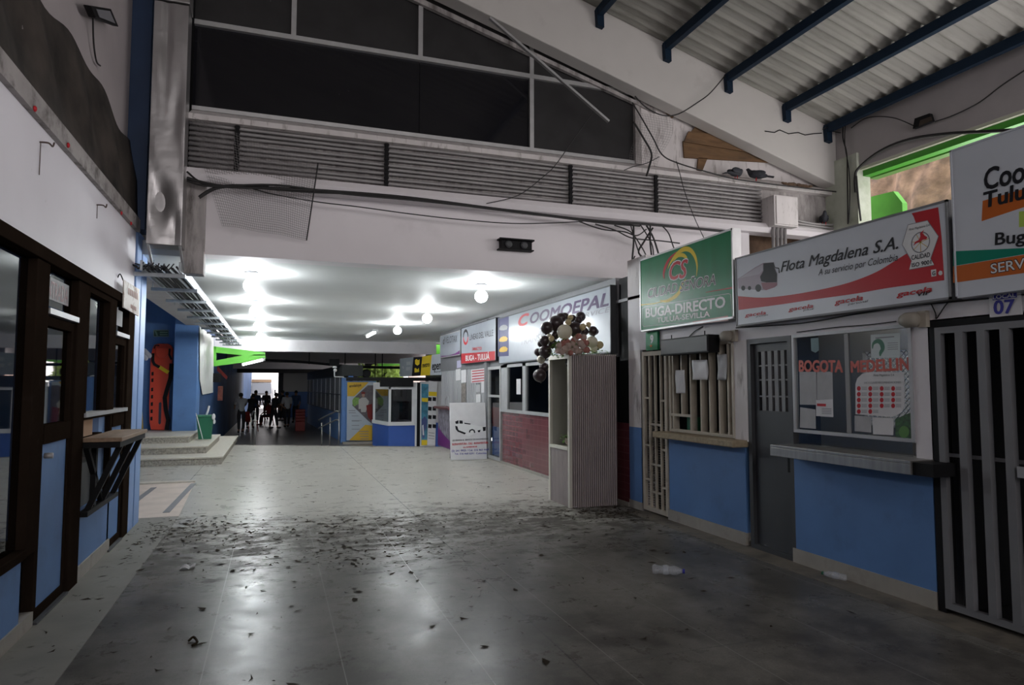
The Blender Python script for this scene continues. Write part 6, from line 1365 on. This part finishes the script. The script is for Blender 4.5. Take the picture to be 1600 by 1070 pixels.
# ------------------------------------------------------------------ people in the lower hall
def skinned(name, verts, edges, m, parent, root=0, sub=1):
    me = bpy.data.meshes.new(name); me.from_pydata([v[0] for v in verts], edges, []); me.materials.append(M[m] if isinstance(m, str) else m)
    o = bpy.data.objects.new(name, me); COL.objects.link(o); o.parent = parent
    sk = o.modifiers.new('skin', 'SKIN'); sk.use_smooth_shade = True
    for i, v in enumerate(verts):
        r = v[1]; me.skin_vertices[0].data[i].radius = r if isinstance(r, tuple) else (r, r)
    me.skin_vertices[0].data[root].use_root = True
    s = o.modifiers.new('sub', 'SUBSURF'); s.levels = s.render_levels = sub
    return o
def person(label, loc, yaw, shirt, trousers, lean=0.0, stride=0.0, arm=(0.1, 0.1), hgt=1.70, bent=0.0, seat=False):
    t = thing('person', label, 'person', loc); t.rotation_euler = (0, 0, yaw)
    k = hgt/1.70; hip = 0.93
    def up(x, y, z):                                        # upper body leans forward about the hips
        dz = z-hip; return Vector((x, y+math.sin(lean)*dz-(0.08*lean), hip+math.cos(lean)*dz))*k
    def arm_pts(s, a):
        sh = Vector((s*0.185, 0.0, 1.40)); el = Vector((s*0.225, 0.29*math.sin(a), 1.40-0.29*math.cos(a))); a2 = a+0.35
        wr = el+Vector((-s*0.01, 0.25*math.sin(a2), -0.25*math.cos(a2))); return sh, el, wr, a2
    V, E = [], []
    def add(p, r, frm=None):
        V.append((p, r if isinstance(r, tuple) else r*k)); 
        if frm is not None: E.append((frm, len(V)-1))
        return len(V)-1
    pel = add(Vector((0, 0, hip))*k, 0.098)
    ch = add(up(0, 0.01, 1.20), 0.108, pel); cl = add(up(0, 0.0, 1.37), 0.082, ch); nk = add(up(0, 0.01, 1.47), 0.052, cl); hd = add(up(0, 0.035, 1.585), (0.078*k, 0.092*k), nk); tp = add(up(0, 0.02, 1.675), 0.05, hd)
    for s in (-1, 1):
        sh, el, wr, a2 = arm_pts(s, arm[0 if s < 0 else 1])
        i = add(up(*sh), 0.050, cl); j = add(up(*el), 0.040, i); w_ = add(up(*wr), 0.028, j)
        d = Vector((0, math.sin(a2), -math.cos(a2)))
        pm = add(up(*(wr+d*0.08)), 0.026, w_)
        for f in range(4): add(up(*(wr+d*(0.165-0.012*abs(f-1.3))+Vector((0, 0.024*(f-1.5), 0)))), 0.009, pm)
        add(up(*(wr+d*0.09+Vector((-s*0.035, 0.03, 0)))), 0.010, w_)
        st = stride*s; kb = bent
        hp = add(Vector((s*0.09, 0, hip-0.06))*k, 0.078, pel)
        if seat: kn = Vector((s*0.11, 0.42, 0.86)); an = Vector((s*0.11, 0.45, 0.445))
        else: kn = Vector((s*0.10, 0.42*math.sin(st)+kb, 0.48)); an = Vector((s*0.10, 0.80*math.sin(st)-abs(st)*0.05, 0.085))
        q = add(kn*k, 0.060, hp); q2 = add(an*k, 0.040, q); add((an+Vector((0, 0.15, -0.045)))*k, 0.033, q2)
    skinned('body', V, E, 'skin', t)
    # clothing follows the body
    P_ = lambda i: V[i][0]
    sv = [(P_(pel)-Vector((0, 0, 0.10)), 0.146*k), (P_(pel)+Vector((0, 0, 0.05)), 0.140*k), (P_(ch), 0.152*k), (P_(cl), 0.120*k), (P_(nk)-Vector((0, 0, 0.03)), 0.062*k)]
    se = [(0, 1), (1, 2), (2, 3), (3, 4)]
    for s in (-1, 1):
        sh, el, wr, a2 = arm_pts(s, arm[0 if s < 0 else 1])
        sv += [(up(*sh), 0.080*k), (up(*el), 0.060*k)]; se += [(3, len(sv)-2), (len(sv)-2, len(sv)-1)]
    skinned('shirt', sv, se, shirt, t)
    tv = [(P_(pel)-Vector((0, 0, 0.01)), 0.132*k), (P_(pel)+Vector((0, 0, 0.07)), 0.122*k), (P_(pel)+Vector((0, 0, 0.13)), 0.118*k)]; te = [(0, 1), (1, 2)]; base = 0
    for s in (-1, 1):
        if seat: kn = Vector((s*0.11, 0.42, 0.86)); an = Vector((s*0.11, 0.45, 0.49))
        else: kn = Vector((s*0.10, 0.42*math.sin(stride*s)+bent, 0.48)); an = Vector((s*0.10, 0.80*math.sin(stride*s)-abs(stride)*0.05, 0.13))
        tv += [(Vector((s*0.09, 0, hip-0.06))*k, 0.105*k), (kn*k, 0.076*k), (an*k, 0.058*k)]; n_ = len(tv); te += [(0, n_-3), (n_-3, n_-2), (n_-2, n_-1)]
    skinned('trousers', tv, te, trousers, t)
    for s in (-1, 1):
        if seat: an = Vector((s*0.11, 0.45, 0.445))
        else: an = Vector((s*0.10, 0.80*math.sin(stride*s)-abs(stride)*0.05, 0.085))
        sb_ = MB(); sb_.ball((an+Vector((0, 0.07, -0.035)))*k, 0.055*k, (0.85, 2.5, 0.85), 12, 8); sh_ = sb_.build('shoe', 'tyre', None, smooth=True); sh_.parent = t
    hb = MB(); c_ = up(0, 0.0, 1.625); hb.ball(c_, 0.098*k, (0.92, 1.05, 1.0), 14, 9); hr = hb.build('hair', 'hair', None, smooth=True); hr.parent = t
    fb = MB(); f_ = up(0, 0.118, 1.585); fb.lathe(f_-Vector((0, 0.02, 0.03)), [(0.006, 0.05), (0.016, 0.0), (0.004, -0.004)], 8)
    nz = fb.build('nose', 'skin', None, smooth=True); nz.parent = t
    return t
def foot(px, d):                                            # a spot on the lower floor at distance d along the hall
    p = ony(px, 650, d); return Vector((p.x, d, LF))
person('person in a grey-white shirt and dark trousers leaning over by the blue wall', foot(377, 30.5), R(10), 'cl_white', 'cl_dark', 0.38, 0.12, (0.7, 0.9), 1.70)
person('person in dark clothes standing against the bright exit, one elbow out', foot(399, 38), R(180), 'cl_blue', 'cl_dark', 0.05, 0.15, (0.3, 0.8), 1.72)
person('person in a white shirt and dark trousers in the middle of the lower hall', foot(448.5, 34), R(20), 'cl_white', 'cl_dark', 0.1, 0.1, (0.2, 0.3), 1.66)
person('person in black clothes standing next to the red chair', foot(428, 33.0), R(-60), 'cl_dark', 'cl_dark', 0.15, 0.18, (0.5, 0.6), 1.64)
person('person in dark blue standing by the barred windows', foot(462, 38), R(160), 'cl_blue', 'cl_dark', 0.0, 0.08, (0.1, 0.2), 1.70)
person('slim person in black silhouetted in front of the van', foot(415.5, 42), R(200), 'cl_dark', 'cl_dark', 0.0, 0.1, (0.15, 0.15), 1.66)
person('person in dark clothes half hidden beside the leaning one', foot(391, 33.5), R(-30), 'cl_dark', 'cl_dark', 0.35, 0.1, (0.9, 0.7), 1.62)
person('person in dark clothes farther back beside the dull white wall', foot(441, 40), R(100), 'cl_dark', 'cl_dark', 0.0, 0.1, (0.15, 0.2), 1.70)
person('seated person in dark clothes on the red chair', foot(421, 36.2)+Vector((0, 0, 0.0)), R(70), 'cl_red', 'cl_dark', 0.1, 0, (0.5, 0.5), 1.60, 0, True).location.z = LF-0.36
def chair(loc, yaw, lab):
    t = thing('plastic_chair', lab, 'chair', loc, 'red plastic chairs'); 
    c = Vector(loc)
    MB().box(c.x-0.23, c.x+0.23, c.y-0.22, c.y+0.22, c.z+0.42, c.z+0.45).build('seat', 'red_plastic', t, bevel=0.01)
    MB().prism([(c.x-0.22, c.y+0.20, c.z+0.45), (c.x+0.22, c.y+0.20, c.z+0.45), (c.x+0.2, c.y+0.30, c.z+0.85), (c.x-0.2, c.y+0.30, c.z+0.85)], (0, 0.02, 0)).build('backrest', 'red_plastic', t, bevel=0.01)
    for sx in (-1, 1):
        for sy in (-1, 1): MB().bar((c.x+sx*0.2, c.y+sy*0.19, c.z+0.43), (c.x+sx*0.24, c.y+sy*0.23, c.z), 0.035, 0.035).build('leg', 'red_plastic', t)
    t.rotation_euler.z = yaw
chair(foot(391, 31.2), R(40), 'red plastic chair beside the leaning person'); chair(foot(421, 36.2)-Vector((0.1, 0, 0)), R(-110), 'red plastic chair with a seated person')
t = thing('chair_stack', 'stack of red plastic stools by the barred windows', 'stools', foot(469, 31))
for k in range(5):
    c = foot(469, 31)+UZ*(0.13*k)
    MB().prism([(c.x-0.2, c.y-0.2, c.z+(0.0 if k == 0 else 0.30)), (c.x+0.2, c.y-0.2, c.z+(0.0 if k == 0 else 0.30)), (c.x+0.2, c.y+0.2, c.z+(0.0 if k == 0 else 0.30)), (c.x-0.2, c.y+0.2, c.z+(0.0 if k == 0 else 0.30))], (0, 0, 0.42 if k == 0 else 0.12)).build('stool', 'red_plastic', t, bevel=0.02)
bpy.data.objects[t.name].name = 'stool_pile'

# ================================================================== LITTER ON THE FLOOR
lb = MB()
def flake(x, y, s):
    a = random.uniform(0, 6.3); d = Vector((math.cos(a), math.sin(a), 0)); e = Vector((-math.sin(a), math.cos(a), 0)); c_ = Vector((x, y, 0.004)); w_ = random.choice((0.15, 0.2, 0.3, 0.55)); bend = e*s*random.uniform(-0.5, 0.5)
    lb.face([c_-d*s, c_+e*s*w_+bend+UZ*0.005*random.random(), c_+d*s+UZ*s*0.2*random.random(), c_-e*s*w_+bend])
for k in range(2800):
    r = random.random()
    if r < 0.42: x, y = random.uniform(-1.3, 4.4), random.gauss(8.0, 0.50)
    elif r < 0.56: x, y = random.gauss(4.0, 0.35), random.gauss(7.8, 0.3)
    elif r < 0.67: x, y = random.gauss(0.8, 0.5), random.gauss(6.9, 0.5)
    elif r < 0.76: x, y = random.gauss(-1.0, 0.35), random.gauss(8.6, 0.35)
    elif r < 0.90: x, y = random.uniform(-1.45, 4.2), random.gauss(7.0, 1.2)
    else: x, y = random.uniform(-1.45, 4.3), random.uniform(3.6, 12)
    if x > 4.38 or x < -1.45 or (3.62 < x and 8.15 < y < 9.0) or (x < -1.1 and y > 9.2): continue
    flake(x, y, random.choice((0.010, 0.014, 0.018, 0.024, 0.032, 0.044)))
o = lb.build('leaf_litter', 'litter', fixn=False); tag(o, 'scattered dry leaf litter and dirt crumbs across the hall floor', 'litter', kind='stuff')
def bottle(p, yaw, capm, lab, s=1.0, crush=0.6, band='blueink'):
    t = thing('plastic_bottle', lab, 'bottle', p, 'empty bottles on the floor')
    d = Vector((math.cos(yaw), math.sin(yaw), 0)); r = 0.032*s
    b = MB().lathe(Vector(p)+UZ*r*0.95-d*0.09*s, [(r*0.7, 0), (r, 0.012*s), (r*crush*1.2, 0.05*s), (r, 0.08*s), (r*crush*1.3, 0.11*s), (r*0.95, 0.14*s), (r*0.45, 0.175*s), (r*0.4, 0.185*s)], 16, d)
    b.build('bottle_body', 'clearplastic', t, smooth=True)
    MB().lathe(Vector(p)+UZ*r*0.95+d*0.096*s, [(r*0.45, 0), (r*0.45, 0.014*s)], 14, d).build('cap', capm, t)
    MB().lathe(Vector(p)+UZ*r*0.95-d*0.02*s, [(r*0.97, 0), (r*0.97, 0.03*s)], 16, d).build('label_band', band, t)
bottle(onz(1042, 898), R(-35), 'blueink', 'crushed clear plastic bottle lying in the middle of the right floor', 1.35, 0.6, 'clearplastic')
bottle(onz(1324, 899, 0.02)+Vector((-0.13, 0, -0.02)), R(110), 'plastic_green', 'clear bottle with green cap lying against the right skirting', 1.0, 0.7, 'clearplastic')
for k, (px, py, s, lab) in enumerate(((293, 888, 0.05, 'crumpled white paper scrap lying on the left floor'), (898, 793, 0.03, 'small white scrap at the foot of the kiosk'))):
    c_ = onz(px, py); b = MB(); b.grid(lambda i, j: c_+Vector(((i-0.5)*s*2.4, (j-0.5)*s*2, 0.006+s*0.45*abs(math.sin(5*i+k)*math.sin(4*j+1)))), 8, 8)
    o = b.build('paper_scrap', 'paper', solid=0.002); tag(o, lab, 'paper')
o = MB().tube([onz(295, 1003)+UZ*0.008, onz(302, 1000)+UZ*0.02, onz(308, 1006)+UZ*0.012, onz(300, 1010)+UZ*0.006], 0.008, 6, 3).build('dry_leaf', 'litter'); tag(o, 'curled dry leaf on the dark near floor at the left', 'leaf')

# printing belongs to the face it is printed on
for o in PRINTS:
    r = o.parent
    if r is None or r.parent is not None: continue
    face = next((c for c in r.children if c.name.split('.')[0] in ('sign_face', 'panel', 'plate', 'sheet', 'sign_plate', 'body') and c not in PRINTS), None)
    if face is not None and face.type == 'MESH': o.parent = face
